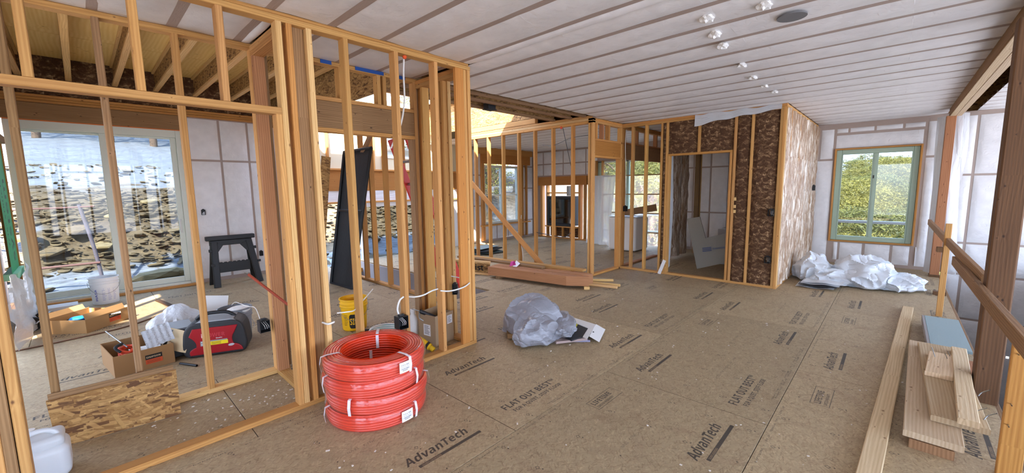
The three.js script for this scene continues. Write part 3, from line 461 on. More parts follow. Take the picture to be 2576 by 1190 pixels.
// ================================================================ WINDOWS
const paneU = (g, u, v0, v1, y0, y1, n = 'pane') => part(n, boxG(u - 0.004, u + 0.004, y0, y1, v0, v1), M.glass, g);
const paneV = (g, v, u0, u1, y0, y1, n = 'pane') => part(n, boxG(u0, u1, y0, y1, v - 0.004, v + 0.004), M.glass, g);
{ const g = struct('window_1', 'sage green slider window in the far end wall'), U = 10.56;
  for (const q of [[0.925, 0.955, 0.44, 2.3], [-0.3, -0.27, 0.44, 2.3]]) part('wood_jamb', board(U - 0.06, U + 0.1, q[2], q[3], q[0], q[1], { tone: 0.95 }), M.firWarm, g);
  part('wood_jamb', board(U - 0.06, U + 0.1, 2.27, 2.3, -0.27, 0.925), M.firWarm, g); part('wood_sill', board(U - 0.06, U + 0.1, 0.44, 0.47, -0.27, 0.925), M.firWarm, g);
  for (const q of [[0.84, 0.925, 0.47, 2.27], [-0.27, -0.185, 0.47, 2.27], [-0.185, 0.84, 2.18, 2.27], [-0.185, 0.84, 0.47, 0.56]]) part('frame', rbox(U - 0.02, U + 0.06, q[2], q[3], q[0], q[1], 0.008), M.vinylGreen, g);
  part('mullion', rbox(U - 0.03, U + 0.05, 0.56, 2.18, 0.31, 0.355, 0.006), M.vinylGreen, g); paneU(g, U + 0.02, 0.355, 0.84, 0.56, 2.18); paneU(g, U, -0.185, 0.31, 0.56, 2.18);
  for (const [a, b] of [[0.355, 0.375], [0.82, 0.84], [-0.185, -0.165], [0.29, 0.31]]) part('sash', boxG(U - 0.025, U - 0.005, 0.56, 2.18, a, b), M.vinylGreen, g);
  part('latch', rbox(U - 0.045, U - 0.02, 1.7, 1.76, 0.33, 0.35, 0.004), M.black, g);
  const r = thing('deck_rail', 'pale horizontal deck rail outside the far window', 'railing'); part('rail', rbox(11.9, 12.0, 0.72, 0.78, -4, 6, 0.01), M.white, r); part('rail', rbox(11.9, 12.0, 0.2, 0.25, -4, 6, 0.01), M.vinylGreen, r); for (let v = -4; v < 6.1; v += 2.5) part('post', rbox(11.9, 12, -3, 0.75, v, v + 0.1, 0.01), M.white, r);
}
{ const g = struct('door_1', 'wide white sliding glass door onto the rocky slope'), V = 8.95;
  part('foam_line', boxG(-0.62, 1.29, 2.648, 2.664, V - 0.055, V - 0.03), M.foam, g);
  for (const q of [[-0.625, -0.555, 0, 2.65], [1.205, 1.285, 0, 2.65]]) part('frame', rbox(q[0], q[1], q[2], q[3], V - 0.05, V + 0.08, 0.008), M.vinyl, g);
  part('frame', rbox(-0.56, 1.205, 2.53, 2.65, V - 0.05, V + 0.08, 0.008), M.vinyl, g); part('sill', rbox(-0.56, 1.205, 0.0, 0.075, V - 0.07, V + 0.08, 0.01), M.vinyl, g); part('track', boxG(-0.56, 1.205, 0.075, 0.085, V - 0.01, V + 0.0), M.steel, g);
  const leaf = (a, b, v, n) => { for (const q of [[a, a + 0.075, 0.08, 2.53], [b - 0.075, b, 0.08, 2.53], [a + 0.075, b - 0.075, 2.5, 2.53], [a + 0.075, b - 0.075, 0.08, 0.17]]) part('stile', rbox(q[0], q[1], q[2], q[3], v - 0.018, v + 0.018, 0.006), M.vinyl, g); paneV(g, v, a + 0.075, b - 0.075, 0.17, 2.5); };
  leaf(-0.56, 0.42, V + 0.045); leaf(0.29, 1.205, V);
  part('handle', tubeGeo([P(1.16, 1.15, V - 0.02), P(1.145, 1.12, V - 0.07), P(1.145, 1.0, V - 0.075), P(1.16, 0.93, V - 0.02)], 0.012), M.white, g);
  part('threshold_board', board(-0.7, 1.35, 0, 0.038, V - 0.15, V - 0.07), M.firWarm, g);
}
{ const g = struct('window_2', 'low white framed window at the back of the hall'), V = 8.96;
  for (const q of [[4.4, 4.5, -0.17, 1.32], [6.86, 6.96, -0.17, 1.32], [4.5, 6.86, 1.22, 1.32], [4.5, 6.86, -0.17, -0.09], [5.36, 5.56, -0.09, 1.22]]) part('frame', rbox(q[0], q[1], q[2], q[3], V - 0.04, V + 0.05, 0.008), M.white, g);
  paneV(g, V, 4.5, 5.36, -0.09, 1.22); paneV(g, V, 5.56, 6.86, -0.09, 1.22);
  const h = struct('window_3', 'small upper window above the plywood beam'); for (const q of [[5.05, 5.1, 2.36, 2.98], [5.9, 5.95, 2.36, 2.98], [5.1, 5.9, 2.93, 2.98], [5.1, 5.9, 2.36, 2.41]]) part('frame', rbox(q[0], q[1], q[2], q[3], V - 0.03, V + 0.05, 0.006), M.white, h); paneV(h, V, 5.1, 5.9, 2.41, 2.93);
  const t = struct('window_4', 'tall white window of the fireplace room'); for (const q of [[8.25, 8.32, 0.53, 2.3], [9.72, 9.8, 0.53, 2.3], [8.32, 9.72, 2.23, 2.3], [8.32, 9.72, 0.53, 0.6], [8.98, 9.05, 0.6, 2.23]]) part('frame', rbox(q[0], q[1], q[2], q[3], V - 0.04, V + 0.05, 0.008), M.vinyl, t);
  paneV(t, V, 8.32, 8.98, 0.6, 2.23); paneV(t, V, 9.05, 9.72, 0.6, 2.23); part('sash_rail', boxG(8.32, 9.72, 1.38, 1.42, V - 0.02, V + 0.01), M.vinyl, t);
  part('header', board(8.15, 10.3, 2.34, 2.62, 8.86, 8.95), M.glulam, t); part('header', board(8.0, 10.4, 2.62, 2.81, 8.84, 8.95), M.firWarm, t); for (const u of [8.14, 8.2, 9.86, 9.92, 10.12]) part('trimmer', board(u, u + 0.045, 0.05, 2.34, 8.86, 8.95), M.firWarm, t); part('sill', board(8.1, 10.3, 0.48, 0.52, 8.84, 8.95), M.firWarm, t);
}
{ const g = struct('window_5', 'window band of the far room with film-covered panes below'), U = 10.56;
  for (const q of [[6.3, 6.42, -0.1, 2.34], [4.44, 4.52, -0.1, 2.34], [5.44, 5.52, -0.1, 2.34]]) part('frame', rbox(U - 0.04, U + 0.05, q[2], q[3], q[0], q[1], 0.008), M.vinylGreen, g);
  part('frame', rbox(U - 0.04, U + 0.05, 2.3, 2.34, 4.44, 6.42, 0.008), M.vinyl, g); paneU(g, U + 0.02, 5.52, 6.3, 1.93, 2.3); paneU(g, U + 0.02, 4.52, 5.44, 1.93, 2.3);
  for (const y of [1.9, 1.38, 0.86, 0.34]) part('rail', board(U - 0.05, U, y, y + 0.03, 4.5, 6.4), M.old, g);
  part('film_sheet', sheet(30, 30, (s, t) => P(U + 0.035 + 0.01 * Math.sin(s * 14), 0.0 + t * 1.92, 4.5 + s * 1.9)), M.polyClear, g);
  part('trimmer', board(U - 0.14, U - 0.04, 0.05, 2.36, 6.42, 6.46), M.firWarm, g); part('trimmer', board(U - 0.14, U - 0.05, 0.05, 2.36, 6.21, 6.25), M.firWarm, g);
  const f = thing('plastic_sheet', 'tall white plastic sheet hanging inside the doorway room window', 'plastic sheet');
  part('film', sheet(40, 50, (s, t) => { const v = 6.6 - s * 0.95; return P(10.0 - 0.12 * s + 0.05 * Math.sin(s * 17 + t * 2) + 0.3 * t, 0.0 + t * 1.93, v - 0.12 * (1 - t) * (1 - s)); }), M.poly, f);
  const d = thing('scrap_board', 'rough brown plank slanting across the far window room', 'board'); part('plank', timber(P(9.7, 0.88, 5.35), P(9.9, 1.08, 4.35), 0.03, 0.17, UX), M.old, d);
  const k = thing('storage_chest', 'pale covered appliance standing under the slanting plank', 'box'); part('body', rbox(9.2, 9.9, 0.02, 0.85, 4.55, 5.3, 0.05, 3), M.white, k); part('cover', sheet(12, 12, (s, t) => P(9.17 + s * 0.76, 0.87 + 0.02 * noise(s * 6, t * 6), 4.52 + t * 0.81)), M.poly, k);
}
{ const g = struct('window_6', 'lower window seen down in the stairwell'); const U = 10.52; for (const q of [[-2.1, -2.03, -2.5, -1.3], [-1.66, -1.59, -2.5, -1.3], [-2.03, -1.66, -1.38, -1.3], [-2.03, -1.66, -2.5, -2.4]]) part('frame', rbox(U - 0.05, U + 0.04, q[2], q[3], q[0], q[1], 0.008), M.vinyl, g); paneU(g, U, -2.03, -1.66, -2.4, -1.38); }
// ================================================================ OUTSIDE
const lerpT = (t, x) => { for (let i = 1; i < t.length; i++) if (x <= t[i][0]) return t[i - 1][1] + (t[i][1] - t[i - 1][1]) * (x - t[i - 1][0]) / (t[i][0] - t[i - 1][0]); return t[t.length - 1][1]; };
const sst = (a, b, x) => { const t = Math.max(0, Math.min(1, (x - a) / (b - a))); return t * t * (3 - 2 * t); };
const backH = (u, v) => lerpT([[9, -0.32], [11.4, -0.2], [12.2, 0.15], [12.9, 0.75], [13.7, 1.15], [14.6, 1.6], [17, 2.1], [25, 3.75], [40, 6.4], [120, 16]], v - 0.5 * (noise(u * 0.5, 3) - 0.5));
const rightH = (u) => lerpT([[10, -3], [14, -2.9], [25, -2.3], [50, -0.6], [90, 1.2], [160, 3]], u);
const ground = (u, v) => { if (u < -1.1 && v > 2) { const k = sst(2, 5, v) * sst(1.1, 2.5, -u); const b = v > 9.05 ? backH(u, v) : -0.4; return -3 + (b + 3) * (v > 9.05 ? 1 : k); } if (v > 9.05 && u < 11) return backH(u, v); const a = rightH(Math.max(u, 10)), b = backH(u, Math.max(v, 9)); return u > 11 ? a + (b - a) * sst(7, 15, v) : v < -2.3 || u > 10.6 ? -3 : -3.2; };
const stoneTex = dataTex(256, 256, (i, j) => { const a = fbm(i / 40, j / 14, 3, 4), b = noise(i / 3, j / 2, 7), g = clamp(150 + 95 * (a - 0.45) + 26 * (b - 0.5)); return [g, g, g]; });
M.ground = new THREE.MeshStandardMaterial({ vertexColors: true, map: stoneTex, roughness: 0.95 });
{ // hillside behind the house, patches of snow on tan shale
  const U0 = -10, U1 = 12, V0 = 9.12, V1 = 32, NX = 210, NY = 220, g = sheet(NX, NY, (s, t) => {
    const u = U0 + s * (U1 - U0), v = V0 + Math.pow(t, 1.5) * (V1 - V0); let y = backH(u, v); const bank = sst(11.6, 12.3, v) * (1 - sst(14.8, 15.6, v));
    y += bank * (0.16 * (Math.floor(fbm(u * 0.7, y * 2.6, 4, 3) * 7) / 7 - 0.4) + 0.12 * (noise(u * 3, v * 3, 2) - 0.5)) + 0.1 * (fbm(u * 0.8, v * 0.8, 6, 4) - 0.5);
    return P(u, y, v); }, U1 - U0, V1 - V0);
  const p = g.attributes.position, c = new Float32Array(p.count * 3);
  for (let i = 0; i < p.count; i++) {
    const u = p.getX(i), v = -p.getZ(i), bank = sst(11.7, 12.4, v) * (1 - sst(14.9, 15.7, v)), n = fbm(u * 0.55, v * 0.75, 9, 4) + 0.22 * (noise(u * 3.1, v * 4, 5) - 0.5) + (0.13 - 0.36 * bank) + 0.2 * sst(15.2, 17, v);
    const k = mixc([0.38, 0.285, 0.16], [0.22, 0.16, 0.09], fbm(u * 2.2, v * 3, 3, 3)), snow = sst(0.46, 0.5, n), q = mixc(k, [0.47, 0.52, 0.6], snow);
    c.set(q, i * 3);
  }
  g.setAttribute('color', new THREE.BufferAttribute(c, 3)); const h = thing('hillside', 'rocky slope with melting snow behind the sliding door', null, null, 'structure'); part('slope', g, M.ground, h);
  const w = sheet(110, 110, (s, t) => { const u = -70 + s * 220, v = -80 + t * 230, inside = u > -9.5 && u < 11.5 && v > 9.5 && v < 31.5; return P(u, ground(u, v) - (inside ? 0.6 : 0) + 0.5 * (fbm(u / 7, v / 7, 3, 3) - 0.5), v); }, 220, 230);
  const pw = w.attributes.position, cw = new Float32Array(pw.count * 3); for (let i = 0; i < pw.count; i++) { const n = fbm(pw.getX(i) / 5, pw.getZ(i) / 5, 4, 3); cw.set(n > 0.44 || -pw.getZ(i) < -4 ? [0.74, 0.76, 0.8] : [0.28, 0.21, 0.13], i * 3); }  // ground on the stair side made all snow to bounce light upward
  w.setAttribute('color', new THREE.BufferAttribute(cw, 3)); const t2 = thing('terrain', 'wider snowy ground around the house', null, null, 'structure'); part('land', w, M.ground, t2);
}
const rockGeos = []; for (let k = 0; k < 5; k++) { const g = new THREE.IcosahedronGeometry(0.5, 1), p = g.attributes.position; for (let i = 0; i < p.count; i++) { const x = p.getX(i), y = p.getY(i), z = p.getZ(i), q = 0.72 + 0.5 * noise(x * 2.6 + k * 9, y * 2.6, z * 2.6); p.setXYZ(i, x * q, Math.max(-0.2, Math.min(0.2, y * q)) * 1.0, z * q); } g.computeVertexNormals(); rockGeos.push(g); }
M.stone = [std(0xc4a76c, 0.9, { map: stoneTex }), std(0xa88e62, 0.9, { map: stoneTex }), std(0xceb680, 0.9, { map: stoneTex })];
{ // loose shale: nobody could count it
  const N = 6000, m = new THREE.InstancedMesh(rockGeos[0], std(0xffffff, 0.95, { map: stoneTex }), N), q = new THREE.Object3D(), col = new THREE.Color();
  for (let i = 0; i < N; i++) { const u = rr(-5, 9), v = rnd() < 0.86 ? rr(11.9, 15.0) : rnd() < 0.3 ? rr(9.6, 11.9) : rr(15, 19), sc = Math.pow(rnd(), 3) * 0.2 + 0.035; q.position.copy(P(u, backH(u, v) + 0.03, v)); q.scale.set(sc * rr(0.9, 1.7), sc * rr(0.25, 0.6), sc * rr(0.7, 1.2)); q.rotation.set(rr(-0.5, 0.4), rr(0, 6.3), rr(-0.3, 0.3)); q.updateMatrix(); m.setMatrixAt(i, q.matrix); const k = rnd(); col.setRGB(0.25 + 0.19 * k, 0.185 + 0.145 * k, 0.095 + 0.08 * k); m.setColorAt(i, col); }
  m.name = 'shale_rubble'; m.userData = { label: 'loose tan shale scattered over the snowy slope', kind: 'stuff' }; m.castShadow = m.receiveShadow = true; scene.add(m);
}
{ const spots = [[0.55, 10.1], [0.85, 10.25], [1.15, 10.2], [1.45, 10.3], [0.7, 10.7], [1.05, 10.75], [1.4, 10.8], [1.75, 10.7], [0.95, 10.5], [1.3, 10.5], [1.6, 10.45], [0.4, 10.55], [1.1, 9.8], [1.5, 9.85], [0.8, 9.9], [1.9, 10.1]];
  spots.forEach(([u, v], i) => { const s = 0.42 + 0.4 * hash(i, 3), y = ground(u, v) + (i > 7 && i < 11 ? 0.26 : 0.08); const m = solo('flat_stone', rockGeos[i % 5], M.stone[i % 3], 'flat tan stone in the pile outside the right door pane', 'stone', 'stone pile outside the door'); m.position.copy(P(u, y, v)); m.scale.set(s * 1.1, s * (0.5 + 0.3 * hash(i, 5)), s * 0.8); m.rotation.set(0.1 - 0.2 * hash(i, 8), hash(i, 7) * 6, 0.16 - 0.3 * hash(i, 6)); });
  [[-0.5, 12.4, 0.45, 0.8], [0.25, 12.5, 0.5, 0.7], [-0.9, 12.7, 0.75, 0.8], [-0.1, 12.8, 0.85, 0.8], [0.5, 13.3, 1.1, 0.6], [-0.5, 14.8, 1.62, 0.7], [1.9, 15.1, 1.72, 0.8], [1.2, 14.0, 1.4, 0.6], [-1.4, 15.0, 1.7, 0.6], [2.6, 13.0, 1.0, 0.7]].forEach(([u, v, y, s], i) => { const m = solo('ledge_rock', rockGeos[i % 5], M.stone[(i + 1) % 3], 'thick tan rock ledge jutting from the cut bank', 'rock', 'rock ledges in the cut bank'); m.position.copy(P(u, y, v)); m.scale.set(s * 0.62, s * 0.24, s * 0.5); m.rotation.set(0.15, hash(i, 9) * 2, 0.1); });
  const rl = thing('yard_railing', 'thin rusty pipe railing standing in the snow outside', 'railing'); part('rail', tubeGeo([P(-1.4, 1.35, 11.6), P(-0.3, 1.36, 11.2), P(0.18, 1.38, 11)], 0.016, 12), std(0x6c4a44, 0.7), rl); part('post', tubeGeo([P(0.18, -0.3, 10.9), P(0.1, 0.6, 11), P(-0.02, 1.42, 11.1)], 0.03, 10), std(0x5b5560, 0.7), rl); part('rail', tubeGeo([P(-1.6, 0.25, 11.4), P(0.16, 0.32, 10.9)], 0.022, 8), std(0x6c4a44, 0.7), rl);
  const bm = solo('landing_board', board(-0.9, 0.95, -0.12, 0.02, 9.3, 9.42), M.glulam, 'yellow timber edging just outside the sliding door', 'timber');
}
// ---- junipers
const tuft = (() => { const s = new Soup(); for (let i = 0; i < 26; i++) { const a = new THREE.Vector3(rr(-0.5, 0.5), rr(-0.25, 0.25), rr(-0.5, 0.5)), d = new THREE.Vector3(rr(-1, 1), rr(-0.2, 1), rr(-1, 1)).normalize(), b = a.clone().addScaledVector(d, rr(0.18, 0.36)), c = a.clone().add(new THREE.Vector3(rr(-0.14, 0.14), rr(-0.1, 0.1), rr(-0.14, 0.14))); s.tri(a, b, c, [0, 0], [1, 0], [0, 1]); } return s.geo(); })();
M.leaf = new THREE.MeshPhysicalMaterial({ color: 0xffffff, roughness: 0.9, transmission: 0.25, thickness: 0 }); M.bark = std(0x6c5a4c, 0.95);
const LABELS = {}; const treeCount = {};
function juniper(u, v, h, r, label, group, hue = 0.5, n = 520, bare = 0.12) {
  const g = thing('juniper_tree', label, 'tree', group), y = ground(u, v) - 0.15; g.position.copy(P(u, y, v));
  const lean = rr(-0.3, 0.3), V = (a, b, c) => new THREE.Vector3(a, b, c);
  const tr = [tubeGeo([V(0, 0, 0), V(lean * 0.3, h * 0.25, 0.1), V(lean, h * 0.7, 0)], 0.05 + h * 0.018, 8, 6)]; for (let k = 0; k < 4; k++) { const a = k * 1.7 + rnd(); tr.push(tubeGeo([V(lean * 0.2, h * 0.15, 0), V(Math.cos(a) * r * 0.45, h * (0.35 + 0.1 * k), Math.sin(a) * r * 0.45), V(Math.cos(a) * r * 0.8, h * (0.5 + 0.09 * k), Math.sin(a) * r * 0.8)], 0.03 + h * 0.006, 8, 5)); }
  part('trunk', merge(tr), M.bark, g);
  const m = new THREE.InstancedMesh(tuft, M.leaf, n), q = new THREE.Object3D(), col = new THREE.Color();
  for (let i = 0; i < n; i++) {
    const t = Math.pow(rnd(), 0.8), a = rr(0, 6.283), lump = 0.75 + 0.5 * noise(a * 1.6 + u, t * 5 + v, 3), R = r * lump * Math.sqrt(Math.max(0.05, 1 - Math.pow(Math.abs(t - 0.38) / 0.66, 2.2))), k = R * Math.sqrt(rr(0.25, 1));
    q.position.set(Math.cos(a) * k + lean * t, h * (bare + (1 - bare) * t), Math.sin(a) * k); const s = rr(0.2, 0.46) * (0.6 + r * 0.22); q.scale.set(s, s * 0.8, s); q.rotation.set(rr(-0.4, 0.4), rr(0, 6.3), rr(-0.4, 0.4)); q.updateMatrix(); m.setMatrixAt(i, q.matrix);
    const w = rnd() * 0.6 + 0.4 * noise(i / 40, u, v); col.setRGB(0.08 + 0.14 * w + 0.10 * hue, 0.095 + 0.135 * w + 0.06 * hue, 0.022 + 0.03 * w); m.setColorAt(i, col);
  }
  m.name = 'foliage'; m.userData = { kind: 'stuff' }; m.castShadow = m.receiveShadow = true; g.add(m);
}
for (let i = 0; i < 30; i++) { const u = 15 + (i % 10) * 3.6 + rr(-1, 1), f = rr(-0.055, 0.115), v = u * f + rr(-1, 1); juniper(u, v, 3.1 + rr(0, 1.3) + (u > 30 ? 0.6 : 0), 1.7 + rr(0, 0.8), 'rounded yellow-green juniper on the slope beyond the far window', 'junipers beyond the far window', rnd(), 760); }
for (let i = 0; i < 12; i++) { const u = 19 + i * 2.1, v = u * rr(0.42, 0.66); juniper(u, v, 4.4 + rr(0, 1.2), 1.9 + rr(0, 0.6), 'juniper seen over the film-covered window band', 'junipers beyond the film-covered windows', rnd(), 600); }
for (const [u, v, h, r] of [[11.2, 12.8, 5.2, 1.7], [13.6, 14.2, 5.6, 2.1], [12.2, 16.4, 6, 2.4], [15.8, 16.8, 6, 2.3], [17.5, 20, 6, 2.5]]) juniper(u, v, h, r, 'grey-green juniper with bare lower limbs outside the tall window', 'junipers outside the tall window', 0.35, 800, 0.3);
for (const [u, v, h, r] of [[-1, 26.5, 5, 2.2], [1.2, 26, 5.5, 2.4], [2.6, 25.2, 5, 2], [3.8, 27, 5.6, 2.6], [5.5, 26, 5.5, 2.4], [7.5, 25, 5.2, 2.4], [-3.5, 28, 5.6, 2.6], [9.3, 24, 5.5, 2.4]]) juniper(u, v, h, r, 'juniper with a thick grey trunk at the top of the snowy slope', 'junipers above the snowy slope', 0.3, 420, 0.3);
// ================================================================ RIGHT SIDE: beam, posts, guard rail, boards
{ const g = thing('ceiling_beam', 'long laminated timber beam under the film ceiling above the stair edge', 'beam'); part('timber', timber(P(2.2, 2.745, -0.62), P(9.95, 2.745, -0.62), 0.15, 0.12, UZ, { ease: 0.006, tone: 0.9 }), M.old, g); for (const v of [-0.585, -0.655]) part('lit_lamination', timber(P(2.2, 2.683, v), P(9.95, 2.683, v), 0.066, 0.012, UZ, { tone: 0.95 }), M.grey, g);  // paler laminations put the lit underside into the colour, timber the dark side
  const o = thing('corner_post', 'orange square timber post under the far end of the beam', 'post'); part('timber', board(9.88, 10.0, 0.04, 2.685, -0.63, -0.515, { tone: 0.9 }), M.red, o); part('foot', board(9.87, 10.01, 0, 0.04, -0.64, -0.505), M.dark, o);
  const d = thing('plastic_sheet', 'creased clear film draped beside the orange timber post', 'plastic sheet'); part('film', sheet(16, 60, (s, t) => P(9.98 + 0.18 * s + 0.05 * Math.sin(t * 9 + s * 5), 0.02 + t * 2.72, -0.65 - 0.16 * s * (1 - 0.35 * t) - 0.05 * Math.sin(t * 6 + s * 9))), M.polyClear, d);
  const e = thing('plastic_sheet', 'white film edge hanging left of the orange timber post', 'plastic sheet'); part('film', sheet(6, 50, (s, t) => P(10.3 - 0.2 * s + 0.03 * Math.sin(t * 8), 0.02 + t * 2.7, -0.45 - 0.1 * s - 0.02 * Math.sin(t * 5 + s))), M.poly, e);
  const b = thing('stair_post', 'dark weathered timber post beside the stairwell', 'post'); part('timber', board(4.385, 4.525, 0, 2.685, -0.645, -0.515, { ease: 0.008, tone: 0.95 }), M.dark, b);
  const r = thing('guard_rail', 'weathered near guard rail board nailed to the orange upright', 'railing'); part('rail', timber(P(2.6, 0.845, -0.498), P(6.08, 0.81, -0.485), 0.038, 0.089, UZ, { tone: 0.95 }), M.old, r);
  part('upright', board(3.33, 3.368, 0, 0.785, -0.6, -0.511, { tone: 1.05 }), M.firWarm, r); part('upright', board(2.7, 2.738, 0, 0.785, -0.6, -0.511), M.firWarm, r);
  for (const y of [0.7, 0.42, 0.3]) part('nail', tubeGeo([P(3.33, y, -0.53), P(3.27, y + 0.012, -0.525)], 0.003, 3, 5), M.steel, r);
  const r2 = thing('guard_rail', 'paler guard rail board running on towards the end wall', 'railing'); part('rail', timber(P(4.62, 0.87, -0.535), P(9.7, 0.95, -0.44), 0.038, 0.089, UZ), M.old, r2); part('upright', board(6.985, 7.02, 0, 1.122, -0.51, -0.455, { tone: 1.05 }), M.fir, r2); part('block', board(6.96, 7.03, 0.78, 0.84, -0.455, -0.4), M.dark, r2);
  const k = solo('scrap_block', board(8.3, 8.4, 0, 0.05, -0.62, -0.49), M.dark, 'small dark block lying at the stair edge far along', 'wood scrap');
}
{ const g = thing('long_board', 'long knotty board lying alone on the floor beside the stacked offcuts', 'board'); part('plank', timber(P(1.8, 0.0205, 0.052), P(7.11, 0.0205, -0.215), 0.1, 0.04, UZ, { tone: 1.12 }), M.grey, g);
  const tb = (name, label, a, b, w, t, m, o) => solo(name, timber(a, b, w, t, UZ, o), m, label, 'board');
  tb('offcut_board', 'short dark-knotted board at the bottom of the offcut stack', P(3.33, 0.03, -0.26), P(4.2, 0.03, -0.29), 0.19, 0.058, M.old);
  tb('offcut_board', 'wide pale plank lowest but one in the offcut stack', P(3.33, 0.086, -0.262), P(5.35, 0.086, -0.32), 0.255, 0.04, M.grey, { tone: 0.95 });
  tb('offcut_board', 'angled wide plank with bent nails upon the pale plank', P(3.57, 0.128, -0.385), P(5.2, 0.128, -0.37), 0.25, 0.038, M.grey, { tone: 0.86 });
  tb('offcut_board', 'narrow grey-white board along the stair side of the offcut stack', P(3.53, 0.17, -0.415), P(5.08, 0.17, -0.49), 0.09, 0.04, M.grey, { tone: 1.15 });
  const e = thing('offcut_block', 'short pinkish block topmost of the offcut stack', 'wood scrap'); part('block', timber(P(4.29, 0.166, -0.33), P(4.84, 0.166, -0.375), 0.15, 0.034, UZ, { tone: 1.2 }), M.grey, e);
  for (const [a, b] of [[[4.7, -0.33], [4.78, -0.31]], [[4.72, -0.4], [4.66, -0.38]], [[4.8, -0.42], [4.74, -0.4]]]) part('nail', tubeGeo([P(a[0], 0.18, a[1]), P(b[0], 0.235, b[1])], 0.003, 3, 5), M.steel, e);
  for (const [u, v] of [[3.75, -0.46], [3.7, -0.495], [4.1, -0.51]]) { const q = solo('bent_nail', tubeGeo([P(u, 0.148, v), P(u + 0.05, 0.16, v - 0.02), P(u + 0.02, 0.2, v - 0.05)], 0.0032, 6, 5), M.steel, 'bent nail sticking out of the angled plank', 'nail', 'bent nails in the offcuts'); }
  const p = thing('rigid_sheet', 'pale blue-grey panel resting on dark offcuts by the dark post', 'panel'); part('sheet', rbox(5.33, 6.5, 0.075, 0.1, -0.6, -0.335, 0.003, 1), std(0x8fa3a6, 0.7, { bumpMap: crinkle, bumpScale: 0.002 }), p); part('edge_strip', boxG(5.33, 6.5, 0.03, 0.1, -0.334, -0.315), M.gypsum, p);
  tb('offcut_board', 'dark board under the pale blue-grey panel', P(5.36, 0.035, -0.42), P(6.4, 0.035, -0.43), 0.18, 0.07, M.dark); tb('offcut_board', 'reddish offcut between the dark post and the grey panel', P(4.75, 0.03, -0.55), P(5.2, 0.03, -0.56), 0.13, 0.05, M.red);
}
